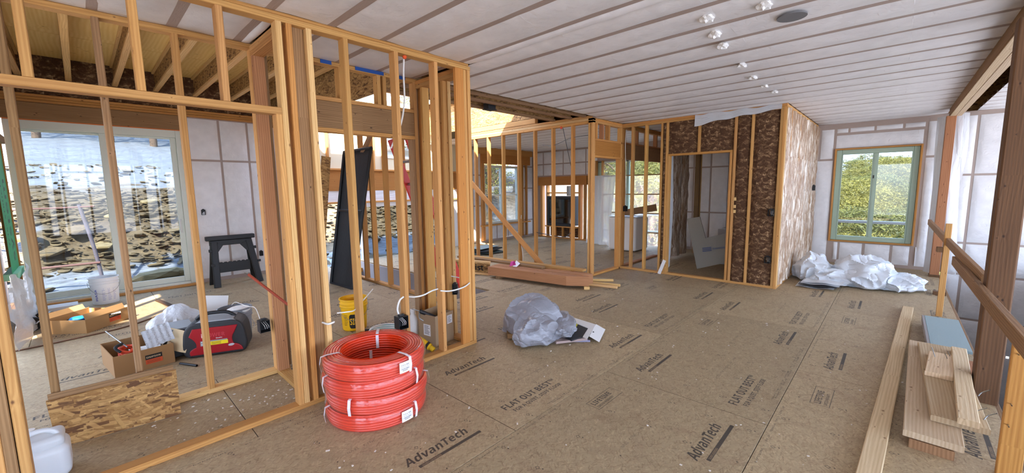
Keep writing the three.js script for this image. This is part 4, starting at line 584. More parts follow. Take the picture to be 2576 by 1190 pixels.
// ================================================================ ORANGE PIPE COILS
{ const C = [1.392, 2.728], H = 0.1175, R1 = 0.346, R0 = 0.232, tr = 0.0098;
  const pipe = new THREE.MeshPhysicalMaterial({ color: 0xdf360a, roughness: 0.32, clearcoat: 0.5, clearcoatRoughness: 0.25 });
  const wrap = new THREE.MeshPhysicalMaterial({ color: new THREE.Color(0.97, 0.97, 0.99), roughness: 0.05, transmission: 0.98, thickness: 0, bumpMap: crinkle, bumpScale: 0.0016, side: THREE.DoubleSide, specularIntensity: 0.8 });
  const strapM = std(0xe9dfe6, 0.55), paper = std(0xf2f0ee, 0.7);
  const cross = (bulge) => { const pts = [], bump = (cx, cy, a0) => { for (let k = 0; k <= 5; k++) { const a = a0 + (k / 5 - 0.5) * 2.7; pts.push(new THREE.Vector2(cx + tr * Math.cos(a), cy + tr * Math.sin(a))); } };
    const ny = 6, nx = 6, y = (i) => tr + i * (H - 2 * tr) / (ny - 1), x = (i) => R0 + tr + i * (R1 - R0 - 2 * tr) / (nx - 1);
    for (let i = 0; i < ny; i++) bump(R1 - tr + bulge * Math.sin(Math.PI * i / (ny - 1)), y(i), 0);
    for (let i = nx - 1; i >= 0; i--) bump(x(i), H - tr - 0.004 * (i === 0 || i === nx - 1), Math.PI / 2);
    for (let i = ny - 1; i >= 0; i--) bump(R0 + tr, y(i), Math.PI);
    for (let i = 0; i < nx; i++) bump(x(i), tr, -Math.PI / 2); pts.push(pts[0].clone()); return pts; };
  const coilGeo = new THREE.LatheGeometry(cross(0.012), 110), filmGeo = (() => { const pts = []; for (let k = 0; k <= 22; k++) { const t = k / 22; pts.push(new THREE.Vector2(R1 + 0.008 + 0.014 * Math.sin(Math.PI * t) - (k === 0 || k === 22 ? 0.03 : 0), t * H)); } pts.push(new THREE.Vector2(R1 - 0.05, H + 0.002)); const g = new THREE.LatheGeometry(pts, 150), p = g.attributes.position; for (let i = 0; i < p.count; i++) { const a = Math.atan2(p.getZ(i), p.getX(i)), y = p.getY(i), k = 1 + 0.016 * (fbm(a * 5, y * 30, 2, 3) - 0.4); p.setX(i, p.getX(i) * k); p.setZ(i, p.getZ(i) * k); } const uv = g.attributes.uv; for (let i = 0; i < uv.count; i++) uv.setXY(i, uv.getX(i) * 5, uv.getY(i) * 0.6); g.computeVertexNormals(); return g; })();
  const strapGeo = (() => { const s = new Soup(), ring = [[R1 + 0.022, 0.004], [R1 + 0.03, H / 2], [R1 + 0.02, H - 0.004], [R1 - 0.02, H + 0.004], [R0 + 0.02, H + 0.004], [R0 - 0.003, H - 0.01], [R0 - 0.003, 0.004]]; for (let i = 0; i + 1 < ring.length; i++) { const q = (r, z) => new THREE.Vector3(r[0], r[1], z), a = ring[i], b = ring[i + 1], w = 0.011; s.quad(q(a, -w), q(a, w), q(b, w), q(b, -w), [0, 0], [1, 0], [1, 1], [0, 1]); } return s.geo(); })(); strapM.side = THREE.DoubleSide;
  const tagT = canvasTex(256, 256, (x) => { x.fillStyle = '#f4f2f0'; x.fillRect(0, 0, 256, 256); x.fillStyle = '#2a2a2c'; x.font = 'bold 44px sans-serif'; x.fillText('1/2 x 300', 30, 92); x.fillRect(24, 120, 205, 6); for (let i = 0; i < 26; i++) x.fillRect(60 + i * 6.4, 150, 1.5 + 3 * hash(i, 2), 40); x.beginPath(); x.arc(40, 168, 12, 0, 7); x.lineWidth = 5; x.strokeStyle = '#2a2a2c'; x.stroke(); x.fillRect(60, 202, 120, 12); });
  const tagM = new THREE.MeshStandardMaterial({ map: tagT, roughness: 0.6 });
  const rows = ['lowest of the four, on the floor', 'second from the floor', 'third from the floor', 'topmost of the four'];
  for (let k = 0; k < 4; k++) {
    const g = thing('pipe_coil', `orange plastic pipe coil in clear wrap, ${rows[k]}`, 'pipe coil', 'stacked orange pipe coils'); g.position.copy(P(C[0] + [0, 0.008, -0.006, 0][k], k * H + 0.001, C[1] + [0, -0.006, 0.006, 0][k])); g.rotation.set([0, 0.012, -0.008, 0.006][k], 0.7 * k, [0, -0.012, 0.01, 0][k]);
    part('pipe', coilGeo, pipe, g); part('wrap', filmGeo, wrap, g, 'clear crinkled plastic wrap');
    for (const a of [0.4, 2.3, 4.3]) { const m = part('strap', strapGeo, strapM, g, 'white tape band'); m.rotation.y = a + [0.2, 0.9, 0.3, 0.1][k] - 0.7 * k + 0.5; }
    if (k === 0 || k === 3) { const s = new THREE.CylinderGeometry(R1 + 0.03, R1 + 0.03, 0.075, 8, 1, true, -0.12, 0.24); const m = part('paper_tag', s, tagM, g, 'white paper tag with a bar code'); m.position.y = H / 2; m.rotation.y = (k ? -0.7 * k : 0) + 0.06; }
  }
  const f = solo('foam_scrap', sheet(10, 14, (s, t) => P(1.13 - 0.02 * s + 0.05 * Math.sin(t * 3), 0.04 + t * 0.3 - 0.12 * s * (1 - t), 2.99 + 0.11 * s * Math.sin(0.4 + t * 2.6) - 0.03 * t)), M.poly, 'scrap of white foam film stuck to the left of the coils', 'foam film');
}
// ================================================================ BAG AND CARTONS
function crumple(g, amp, fr, z, flat = -1e9) { const p = g.attributes.position; for (let i = 0; i < p.count; i++) { const x = p.getX(i), y = p.getY(i), w = p.getZ(i), L = Math.hypot(x, y, w) || 1, r = 1 - Math.abs(2 * fbm(x * fr + z, y * fr + w * fr, z, 4) - 1), c = Math.abs(noise(x * fr * 0.6 + 5, y * fr * 0.6, w * fr * 0.6 + z) - 0.5) * 2, k = 1 + amp * (0.9 * r + 0.9 * c - 0.9); p.setXYZ(i, x * k, Math.max(flat, y * k), w * k); } g.computeVertexNormals(); return g; }
{ const bagM = new THREE.MeshPhysicalMaterial({ color: 0x8f8f95, roughness: 0.28, bumpMap: crinkle, bumpScale: 0.006, specularIntensity: 0.8, side: THREE.DoubleSide });
  const b = thing('trash_bag', 'crumpled grey plastic bag slumped over flattened cartons', 'plastic bag');
  part('body', lump(0.33, 0.23, 0.3, 3.3, 0.165, 2.84, 3, 0.4, 1.6, 0.05, 30), bagM, b); part('fold', lump(0.26, 0.17, 0.2, 3.17, 0.12, 2.66, 9, 0.5, 1.9, 0.03, 24), bagM, b); part('mouth', lump(0.3, 0.085, 0.16, 3.44, 0.13, 2.55, 14, 0.6, 2.2, 0.06, 20, 0.5), bagM, b, 'twisted open end of the bag');
  const print = canvasTex(512, 512, (x) => { x.fillStyle = '#2b2a2c'; x.fillRect(0, 0, 512, 512); x.fillStyle = '#e9d83a'; x.fillRect(300, 300, 190, 110); x.fillStyle = '#e8e8e6'; for (let i = 0; i < 8; i++) x.fillRect(30 + i * 34, 60, 8, 60); x.fillRect(330, 60, 60, 36); x.fillRect(410, 60, 60, 36); });
  const carton = (label, pts, y0, th, m) => { const g = thing('flat_carton', label, 'carton'), sh = new THREE.Shape(pts.map((q) => new THREE.Vector2(q[0], q[1]))), e = new THREE.ExtrudeGeometry(sh, { depth: th, bevelEnabled: false }); e.rotateX(-Math.PI / 2); e.translate(0, y0, 0); part('panel', e, m, g); return g; };
  const c1 = carton('black printed carton with yellow label under the bag', [[3.3, 2.3], [3.66, 2.26], [3.86, 2.62], [3.42, 2.72]], 0.05, 0.012, std(0x2c2b2d, 0.6));
  const lab = new THREE.PlaneGeometry(0.14, 0.1); lab.rotateX(-Math.PI / 2); lab.rotateY(0.4); lab.translate(3.7, 0.064, -2.56); part('yellow_label', lab, std(0xe3d238, 0.6), c1, 'yellow label');
  const fl = carton('white tattered carton flap hanging to the floor', [[3.43, 2.2], [3.86, 2.36], [3.9, 2.7], [3.78, 2.66], [3.7, 2.36], [3.44, 2.26]], 0.064, 0.005, M.white); part('flap', sheet(10, 3, (s, t) => P(3.5 + s * 0.38 + t * 0.05, 0.066 - 0.055 * t, 2.22 + s * 0.15 - t * 0.09 )), M.white, fl);
  carton('torn brown carton layer under the black carton', [[3.2, 2.42], [3.5, 2.24], [3.72, 2.5], [3.4, 2.74]], 0.02, 0.024, std(0xa58e86, 0.8)); carton('lavender-edged carton lowest of the flattened stack', [[3.05, 2.75], [3.52, 2.22], [3.62, 2.4], [3.2, 3.0]], 0.0, 0.018, std(0x8d88a0, 0.8)); carton('torn brown-lined carton at the left end of the bag', [[2.98, 2.9], [3.12, 2.74], [3.3, 2.9], [3.14, 3.08]], 0.02, 0.05, M.cardDark);
}
// ================================================================ TIMBER PILE by the hall
const prism = (pts, y0, y1) => { const s = new Soup(), n = pts.length, V = (q, y) => P(q[0], y, q[1]); let L = 0; for (let i = 0; i < n; i++) { const a = pts[i], b = pts[(i + 1) % n], l = Math.hypot(a[0] - b[0], a[1] - b[1]); s.quad(V(a, y0), V(b, y0), V(b, y1), V(a, y1), [0, L], [0, L + l], [y1 - y0, L + l], [y1 - y0, L]); L += l; } for (const y of [y0, y1]) for (let i = 1; i < n - 1; i++) { const t = (q) => [q[0], q[1]]; s.tri(V(pts[0], y), V(pts[i], y), V(pts[i + 1], y), t(pts[0]), t(pts[i]), t(pts[i + 1])); } return s.geo(); };
{ const a = solo('timber_beam', prism([[4.96, 5.30], [5.2, 3.735], [5.4, 3.44], [5.44, 3.47], [5.13, 5.33]], 0.05, 0.2), M.red, 'thick reddish timber with a mitred end, front of the pile', 'beam'); const b = solo('timber_beam', prism([[5.145, 5.33], [5.46, 3.6], [5.6, 3.49], [5.64, 3.54], [5.31, 5.36]], 0.05, 0.2), M.red, 'thick reddish timber behind the mitred one', 'beam');
  solo('support_block', board(5.0, 5.32, 0, 0.049, 5.05, 5.14), M.old, 'small block propping the left end of the timbers', 'wood scrap'); solo('support_block', timber(P(5.75, 0.022, 3.75), P(5.36, 0.022, 3.45), 0.085, 0.044, UZ), M.firPale, 'pale offcut poking out under the mitred timber', 'wood scrap');
  solo('loose_board', timber(P(5.42, 0.222, 6.4), P(5.7, 0.222, 3.72), 0.12, 0.038, UX), M.fir, 'pale board lying across the back of the timber pile', 'board'); solo('loose_board', timber(P(5.28, 0.222, 6.5), P(5.45, 0.222, 4.4), 0.11, 0.038, UX), M.old, 'weathered board on top of the timber pile', 'board'); 
  for (const [p, q, l] of [[[5.74, 3.9], [6.13, 3.42], 'thin batten furthest right in the pile'], [[5.56, 3.88], [5.72, 3.12], 'thin batten reaching out furthest onto the floor'], [[5.66, 3.92], [5.87, 3.15], 'thin batten in the middle of the three']]) solo('thin_batten', timber(P(p[0], 0.02, p[1]), P(q[0], 0.02, q[1]), 0.045, 0.036, UX, { tone: 1.1 }), M.firPale, l, 'batten', 'battens beside the timbers');
  const ij = iJoist('I-joist offcut with dark lettering standing behind the timber pile', P(5.13, 0, 5.42), P(4.62, 0, 6.9), 0.26, 0.26); const lt = canvasTex(512, 256, (x) => { x.clearRect(0, 0, 512, 256); x.fillStyle = '#1d1712'; x.font = 'bold 190px sans-serif'; x.fillText('Joist', 20, 190); }); const q = new THREE.PlaneGeometry(0.42, 0.2); const dir = new THREE.Vector3(-0.51, 0, -1.48).normalize(); q.rotateY(Math.atan2(-dir.z, dir.x) + Math.PI); q.translate(5.03 - 0.012, 0.13, -5.66 + 0.004); part('lettering', q, new THREE.MeshStandardMaterial({ map: lt, transparent: true, alphaTest: 0.5, roughness: 0.8, side: THREE.DoubleSide }), ij);
  const rb = thing('ribbon_scrap', 'pink and white ribbon scrap on the timber pile', 'ribbon'); part('pink', sheet(8, 3, (s, t) => P(5.22 + s * 0.05, 0.203 + 0.09 * Math.sin(s * 3) + 0.02 * t, 5.0 - t * 0.07 - 0.04 * s)), std(0xd4409a, 0.5, { side: THREE.DoubleSide }), rb); part('white', sheet(8, 3, (s, t) => P(5.25 + s * 0.1, 0.203 + 0.1 * s - 0.05 * t * s, 4.95 - t * 0.09)), std(0xeeeaea, 0.5, { side: THREE.DoubleSide }), rb);
}
// ================================================================ CRUMPLED POLY SHEETS at the far wall
{ const film = (label, c, sx, sy, sz, z, ry) => { const g = thing('crumpled_sheet', label, 'plastic sheet'); part('film', lump(sx, sy, sz, c[0], sy * 0.55, c[1], z, 0.6, 2.1, 0.03, 26, ry), M.poly, g); };
  film('bunched translucent plastic at the insulated corner, left of the heap', [8.4, 0.92], 0.3, 0.26, 0.24, 2, 0.4); film('largest crumpled translucent sheet in the middle of the heap', [8.5, 0.33], 0.46, 0.27, 0.33, 8, 0.2); film('low flat tail of translucent film at the right of the heap', [8.5, -0.14], 0.4, 0.13, 0.24, 5, -0.2); film('creased film roll in front of the largest sheet', [8.2, 0.62], 0.2, 0.15, 0.3, 12, 0.3);
  const t = thing('folded_sheet', 'folded stack of white film at the front of the heap', 'plastic sheet'); [0, 1, 2, 3].forEach((k) => part('fold', sheet(14, 8, (s, w) => P(7.62 + w * 0.5 + 0.02 * k, 0.012 + k * 0.026 + 0.008 * Math.sin(s * 9 + k) + 0.01 * s, 1.06 - s * 0.48 - 0.03 * k)), k === 1 ? std(0x4c4c50, 0.5, { side: THREE.DoubleSide }) : M.poly, t));
}
// ================================================================ LEFT ROOM
function bucket(name, label, u, v, r, h, hex, rim, o = {}) {
  const g = thing(name, label, 'bucket'); g.position.copy(P(u, 0.001, v)); if (o.turn) g.rotation.y = o.turn; const m = o.mat ?? std(hex, 0.45), V = (a, b) => new THREE.Vector2(a, b), b = r * 0.86;
  part('body', new THREE.LatheGeometry([V(0, 0.004), V(b - 0.004, 0.004), V(b, 0), V(b + 0.004, 0.01), V(r * 0.965, h * 0.72), V(r * 0.965 + 0.004, h * 0.73), V(r * 0.97, h * 0.96), V(r * 0.95, h * 0.96), V(b - 0.006, 0.012), V(0, 0.012)], 44), m, g);
  const ring = (y, w) => { const q = new THREE.LatheGeometry([V(r * 0.965, y), V(r + w, y), V(r + w, y + 0.012), V(r * 0.965, y + 0.014)], 44); part('rib', q, m, g); }; ring(h * 0.74, 0.004); ring(h * 0.83, 0.004); ring(h * 0.955, 0.008);
  part('handle', tubeGeo(Array.from({ length: 12 }, (_, i) => { const a = i / 11 * Math.PI; return new THREE.Vector3((r + 0.012) * Math.cos(a), h * 0.8 - 0.16 * Math.sin(a), (r * 0.4 + 0.02) * Math.sin(a) + (r) * 0.55 * Math.sin(a)); }), 0.0025, 24, 5), M.steel, g);
  if (o.print) { const q = new THREE.CylinderGeometry(r * 0.955, b + 0.006 + (r * 0.96 - b) * 0.12, h * 0.6, 28, 1, true, o.from ?? -0.8, o.arc ?? 1.6); q.translate(0, h * 0.38, 0); part('print', q, new THREE.MeshStandardMaterial({ map: o.print, transparent: true, alphaTest: 0.5, roughness: 0.5, side: THREE.DoubleSide }), g, o.plabel); }
  return g;
}
{ const yp = canvasTex(512, 256, (x) => { x.clearRect(0, 0, 512, 256); x.fillStyle = '#161412'; x.beginPath(); x.roundRect(150, 60, 250, 190, 40); x.fill(); x.fillStyle = '#f2b811'; x.font = 'bold 120px sans-serif'; x.fillText('SIKA', 160, 200, 230); x.fillStyle = '#3a3014'; for (let i = 0; i < 7; i++) x.fillRect(30, 70 + i * 22, 60 + 30 * hash(i, 1), 5); });
  bucket('yellow_bucket', 'bright yellow bucket with black lettering behind the closet studs', 2.085, 4.54, 0.15, 0.37, 0xf2b705, 0, { print: yp, from: -1.0, arc: 2.0, turn: -0.43 });
  const wp = canvasTex(512, 256, (x) => { x.clearRect(0, 0, 512, 256); x.fillStyle = '#4a56b4'; x.save(); x.translate(90, 230); x.rotate(-Math.PI / 2); x.font = 'bold 74px sans-serif'; x.fillText('HASA', 0, 0); x.restore(); x.fillStyle = '#7a84c8'; for (let i = 0; i < 9; i++) for (const k of [190, 300, 410]) x.fillRect(k, 40 + i * 22, 70 * hash(i, k) + 14, 5); });
  bucket('white_bucket', 'white bucket with blue print standing at the sliding door', 0.13, 8.45, 0.16, 0.4, 0xeef0f2, 0, { print: wp, from: -0.9, arc: 1.9, turn: -0.05, mat: new THREE.MeshPhysicalMaterial({ color: 0xf1f3f5, roughness: 0.4, transmission: 0.25, thickness: 0 }) });
  bucket('grey_bucket', 'grey bucket with a white cloth in it behind the red generator', 1.04, 5.14, 0.155, 0.37, 0x8a8c90, 0, { turn: 1 }); const cl = solo('rag', crumple(new THREE.IcosahedronGeometry(0.11, 8), 0.4, 9, 4).scale(1, 0.35, 1).translate(1.07, 0.345, -5.1), M.white, 'white rag stuffed in the grey bucket', 'cloth');
}
{ // generator: red case, dark ends, grey top, carrying handle
  const g = thing('generator', 'red portable generator with black ends and yellow sticker', 'generator'); g.position.copy(P(0.84, 0.002, 4.93)); g.rotation.y = -0.42 + 0.02;
  const L = 0.5, D = 0.28, H = 0.33, prof = (s, y0 = 0) => { const q = new THREE.Shape(), x = L / 2 * s, r = 0.1 * s; q.moveTo(-x + 0.05, 0.02 + y0); q.quadraticCurveTo(-x, 0.02 + y0, -x, 0.1); q.lineTo(-x + 0.01, 0.2); q.quadraticCurveTo(-x + 0.02, H * s, -x + 0.12, H * s); q.lineTo(x - 0.12, H * s); q.quadraticCurveTo(x - 0.02, H * s, x - 0.01, 0.2); q.lineTo(x, 0.1); q.quadraticCurveTo(x, 0.02 + y0, x - 0.05, 0.02 + y0); q.lineTo(-x + 0.05, 0.02 + y0); return q; };
  const body = new THREE.ExtrudeGeometry(prof(1), { depth: D - 0.06, bevelEnabled: true, bevelSize: 0.02, bevelThickness: 0.03, bevelSegments: 3, curveSegments: 10 }); body.translate(0, 0, -(D - 0.06) / 2); part('case', body, std(0x26272a, 0.55), g, 'black moulded end');
  const redS = new THREE.Shape(); redS.moveTo(-0.2, 0.035); redS.lineTo(0.22, 0.035); redS.quadraticCurveTo(0.22, 0.08, 0.15, 0.1); redS.quadraticCurveTo(0.12, 0.16, 0.16, 0.22); redS.lineTo(0.19, 0.285); redS.lineTo(-0.17, 0.285); redS.lineTo(-0.2, 0.22); redS.quadraticCurveTo(-0.13, 0.16, -0.15, 0.1); redS.quadraticCurveTo(-0.22, 0.08, -0.2, 0.035);
  const red = new THREE.ExtrudeGeometry(redS, { depth: 0.012, bevelEnabled: true, bevelSize: 0.006, bevelThickness: 0.006, bevelSegments: 2, curveSegments: 10 }); red.translate(0, 0, D / 2 - 0.012 + 0.005); part('side_panel', red, std(0xa3101d, 0.35), g, 'glossy red side panel');
  const top = new THREE.Shape(); top.moveTo(-0.2, 0.29); top.quadraticCurveTo(-0.17, 0.352, -0.1, 0.355); top.lineTo(0.12, 0.355); top.quadraticCurveTo(0.19, 0.352, 0.215, 0.29); top.lineTo(0.2, 0.29); top.quadraticCurveTo(0.16, 0.335, 0.1, 0.335); top.lineTo(-0.09, 0.335); top.quadraticCurveTo(-0.15, 0.335, -0.185, 0.29); const tg = new THREE.ExtrudeGeometry(top, { depth: D - 0.02, bevelEnabled: false, curveSegments: 10 }); tg.translate(0, 0, -(D - 0.02) / 2); part('top_cover', tg, std(0x9a9da0, 0.45), g, 'pale grey top cover');
  part('handle', tubeGeo([[-0.17, 0.35], [-0.12, 0.39], [0, 0.402], [0.1, 0.39], [0.16, 0.345]].map(([x, y]) => new THREE.Vector3(x, y, 0)), 0.018, 24, 8), M.black, g);
  const lab = canvasTex(1024, 512, (x) => { x.clearRect(0, 0, 1024, 512); x.fillStyle = '#c23a44'; x.font = 'bold 130px sans-serif'; x.fillText('POWER', 330, 190, 420); x.fillStyle = '#e8b8b8'; x.fillText('i', 270, 190); x.fillStyle = '#e6e2e0'; x.font = 'italic bold 36px sans-serif'; x.fillText('Quadro', 560, 240, 190); x.fillStyle = '#8f9092'; x.fillRect(250, 270, 540, 120); x.fillStyle = '#f0d71c'; x.fillRect(440, 300, 360, 90); x.fillStyle = '#40381c'; for (let i = 0; i < 4; i++) x.fillRect(470, 318 + i * 17, 180 + 110 * hash(i, 5), 6); x.fillStyle = '#dcdcdc'; for (let i = 0; i < 5; i++) { x.beginPath(); x.arc(280 + i * 38, 292, 12, 0, 7); x.fill(); } for (let i = 0; i < 3; i++) x.fillRect(262, 330 + i * 18, 150, 8); x.fillStyle = '#bdbdbd'; x.beginPath(); x.ellipse(860, 440, 64, 30, -0.1, 0, 7); x.fill(); });
  const lp = new THREE.PlaneGeometry(0.42, 0.21); lp.translate(-0.01, 0.17, D / 2 + 0.0125); part('stickers', lp, new THREE.MeshStandardMaterial({ map: lab, transparent: true, alphaTest: 0.4, roughness: 0.4 }), g, 'yellow and grey stickers with lettering');
  for (const x of [-0.17, 0.17]) for (const z of [-0.09, 0.09]) part('foot', new THREE.CylinderGeometry(0.022, 0.026, 0.024, 12).translate(x, 0.012, z), M.blackMatte, g);
}
function openBox(name, label, o, ex, w, d, h, mat, inner) { // o corner (u,v), ex direction of the front, walls with thickness, no lid
  const g = thing(name, label, 'cardboard box'); g.position.copy(P(o[0], 0.001, o[1])); g.rotation.y = ex; const t = 0.006, bx = (n, x0, x1, y0, y1, z0, z1, m = mat) => { const q = new THREE.BoxGeometry(x1 - x0, y1 - y0, z1 - z0); q.translate((x0 + x1) / 2, (y0 + y1) / 2, -(z0 + z1) / 2); return part(n, q, m, g); };
  bx('bottom', 0, w, 0, t, 0, d); bx('side', 0, w, t, h, 0, t); bx('side', 0, w, t, h * 1.04, d - t, d); bx('side', 0, t, t, h, t, d - t); bx('side', w - t, w, t, h * 0.97, t, d - t);
  return g; }
{ const lab = canvasTex(256, 192, (x) => { x.fillStyle = '#1c1816'; x.fillRect(0, 0, 256, 96); x.fillStyle = '#c9b492'; x.font = 'bold 50px sans-serif'; x.fillText('SIMPSON', 10, 68, 236); x.fillStyle = '#c8532a'; x.fillRect(0, 96, 256, 96); x.fillStyle = '#8a3418'; for (let i = 0; i < 4; i++) x.fillRect(20, 112 + i * 18, 200, 7); });
  const labM = new THREE.MeshStandardMaterial({ map: lab, roughness: 0.8 });
  const a = openBox('cardboard_box', 'open brown carton near the sliding door with orange and black label', [-0.09, 6.73], 0.79, 0.54, 0.48, 0.16, M.card); const l1 = new THREE.PlaneGeometry(0.15, 0.1); l1.translate(0.36, 0.09, 0.002); part('label', l1, labM, a, 'orange and black printed label');
  for (const [x0, x1, z, r] of [[0, 0.5, -0.48, 0.5], [0.0, 0.5, 0.003, 0.35]]) { const f = new THREE.PlaneGeometry(x1 - x0, 0.07); f.translate((x0 + x1) / 2, 0.035, 0); f.rotateX(r * (z ? -1 : 1)); f.translate(0, 0.16, z); part('flap', f, std(0xb48d5e, 0.85, { side: THREE.DoubleSide }), a); }
  const bl = solo('blue_scrap', crumple(new THREE.IcosahedronGeometry(0.06, 5), 0.5, 14, 2).scale(1.2, 0.5, 1).translate(-0.14, 0.14, -7.0), std(0x1f83d8, 0.5), 'crumpled blue wrapper in the carton by the door', 'wrapper'); solo('black_offcuts', crumple(new THREE.IcosahedronGeometry(0.2, 8), 0.5, 8, 5).scale(1, 0.3, 0.7).translate(-0.08, 0.075, -7.1), M.blackMatte, 'black rubber offcuts filling the carton by the door', 'offcuts'); solo('white_sheet', rbox(0.0, 0.22, 0.13, 0.136, 6.95, 7.15, 0.002, 1), M.white, 'white panel lying in the carton by the door', 'sheet');
  const b = openBox('cardboard_box', 'open brown carton behind the leaning strand board panel', [0.065, 4.87], 0.12, 0.42, 0.52, 0.19, std(0x9a744a, 0.85)); const l2 = new THREE.PlaneGeometry(0.12, 0.085); l2.translate(0.27, 0.09, 0.002); part('label', l2, labM, b, 'orange and black printed label');
  const fl = new THREE.PlaneGeometry(0.24, 0.2, 6, 6); { const p = fl.attributes.position; for (let i = 0; i < p.count; i++) p.setZ(i, 0.03 * Math.sin(p.getX(i) * 14)); } fl.computeVertexNormals(); fl.rotateY(-0.7); fl.rotateZ(-0.35); fl.translate(0.46, 0.19, -0.06); part('torn_flap', fl, std(0xc9b18a, 0.85, { side: THREE.DoubleSide }), b);
  const foil = solo('foil_sheet', sheet(14, 10, (s, t) => P(0.3 + s * 0.2 - t * 0.03, 0.17 + t * 0.16 + 0.05 * s, 4.95 + t * 0.06 + 0.012 * Math.sin(s * 30))), std(0xc9ccd0, 0.35, { side: THREE.DoubleSide, bumpMap: crinkle, bumpScale: 0.01 }), 'ribbed silvery sheet sticking out of the near carton', 'sheet'); solo('white_card', rbox(0.18, 0.4, 0.16, 0.165, 4.95, 5.12, 0.002, 1), M.white, 'white card lying in the near carton', 'sheet');
  const co = thing('orange_cord', 'coiled orange cord in the near carton', 'cord'); part('coil', tubeGeo(Array.from({ length: 40 }, (_, i) => { const a = i * 0.75; return P(0.17 + 0.055 * Math.cos(a), 0.15 + 0.06 * Math.sin(a * 0.5 + i * 0.04), 5.02 + 0.06 * Math.sin(a)); }), 0.013, 160, 7), std(0xc83c14, 0.5), co); part('plug', tubeGeo([P(0.12, 0.2, 4.95), P(0.09, 0.24, 4.98), P(0.14, 0.25, 5.05)], 0.012, 12, 7), M.blackMatte, co);
  solo('metal_rod', tubeGeo([P(0.17, 0.22, 5.0), P(0.05, 0.33, 5.3)], 0.006, 4, 6), M.steel, 'thin metal rod standing up from the near carton', 'rod'); solo('dark_tube', tubeGeo([P(0.5, 0.02, 4.78), P(0.6, 0.012, 4.62)], 0.011, 4, 8), M.black, 'short dark tube on the floor by the near carton', 'tube');
  const z = thing('black_box', 'black carton with grey lid beside the generator', 'carton'); part('body', rbox(0.42, 0.66, 0, 0.26, 5.05, 5.35, 0.005, 1), std(0x1d1c1c, 0.5), z); part('lid', rbox(0.41, 0.67, 0.26, 0.285, 5.04, 5.36, 0.004, 1), std(0x8d9398, 0.4), z); const zt = canvasTex(256, 128, (x) => { x.clearRect(0, 0, 256, 128); x.fillStyle = '#e6dcd2'; x.font = 'italic bold 90px sans-serif'; x.fillText('ZIP', 20, 96); }); const zp = new THREE.PlaneGeometry(0.14, 0.07); zp.translate(0.55, 0.17, -5.048); part('lettering', zp, new THREE.MeshStandardMaterial({ map: zt, transparent: true, alphaTest: 0.5 }), z);
  solo('plastic_scrap', crumple(new THREE.IcosahedronGeometry(0.2, 10), 0.5, 6, 3).scale(1, 0.9, 0.6).translate(0.62, 0.17, -5.75), M.poly, 'pile of white plastic film behind the black carton', 'plastic film'); solo('white_board', timber(P(0.9, 0.02, 5.6), P(0.98, 0.42, 5.66), 0.24, 0.008, UX, { tone: 1 }), M.white, 'white board propped between film and grey bucket', 'board');
  solo('floor_strip', timber(P(0.66, 0.012, 7.97), P(0.8, 0.012, 7.1), 0.06, 0.02, UX, { tone: 0.5 }), M.dark, 'dark strip lying on the bright floor before the door', 'strip'); solo('sheathing_scrap', prism([[0.4, 6.5], [0.72, 6.4], [0.8, 6.75], [0.5, 6.9]], 0.001, 0.012), M.firPale, 'pale plywood scrap on the bright floor', 'wood scrap');
  solo('white_carton', rbox(-0.5, -0.15, 0.001, 0.13, 7.95, 8.2, 0.006, 1), std(0xdedede, 0.6), 'low white carton at the foot of the sliding door', 'carton');
  const w = thing('wheel_dolly', 'small dolly with black wheels by the left wall', 'dolly'); for (const [u, v] of [[-0.52, 7.35], [-0.45, 7.62]]) { const t = new THREE.TorusGeometry(0.06, 0.024, 10, 24); t.rotateY(0.3); t.translate(u, 0.085, -v); part('wheel', t, M.blackMatte, w); const hb = new THREE.CylinderGeometry(0.035, 0.035, 0.03, 16); hb.rotateX(Math.PI / 2); hb.translate(u, 0.085, -v); part('hub', hb, M.white, w); } part('frame', tubeGeo([P(-0.5, 0.09, 7.3), P(-0.4, 0.16, 7.5), P(-0.36, 0.1, 7.8)], 0.014, 10, 6), M.steel, w);
  solo('extension_cable', tubeGeo([P(-0.7, 0.008, 6.5), P(-0.3, 0.008, 6.55), P(0.2, 0.008, 6.66), P(0.5, 0.008, 6.9), P(0.85, 0.008, 7.3)], 0.008, 40, 6), M.cableBrown, 'thin brown cord across the left room floor', 'cord');
}
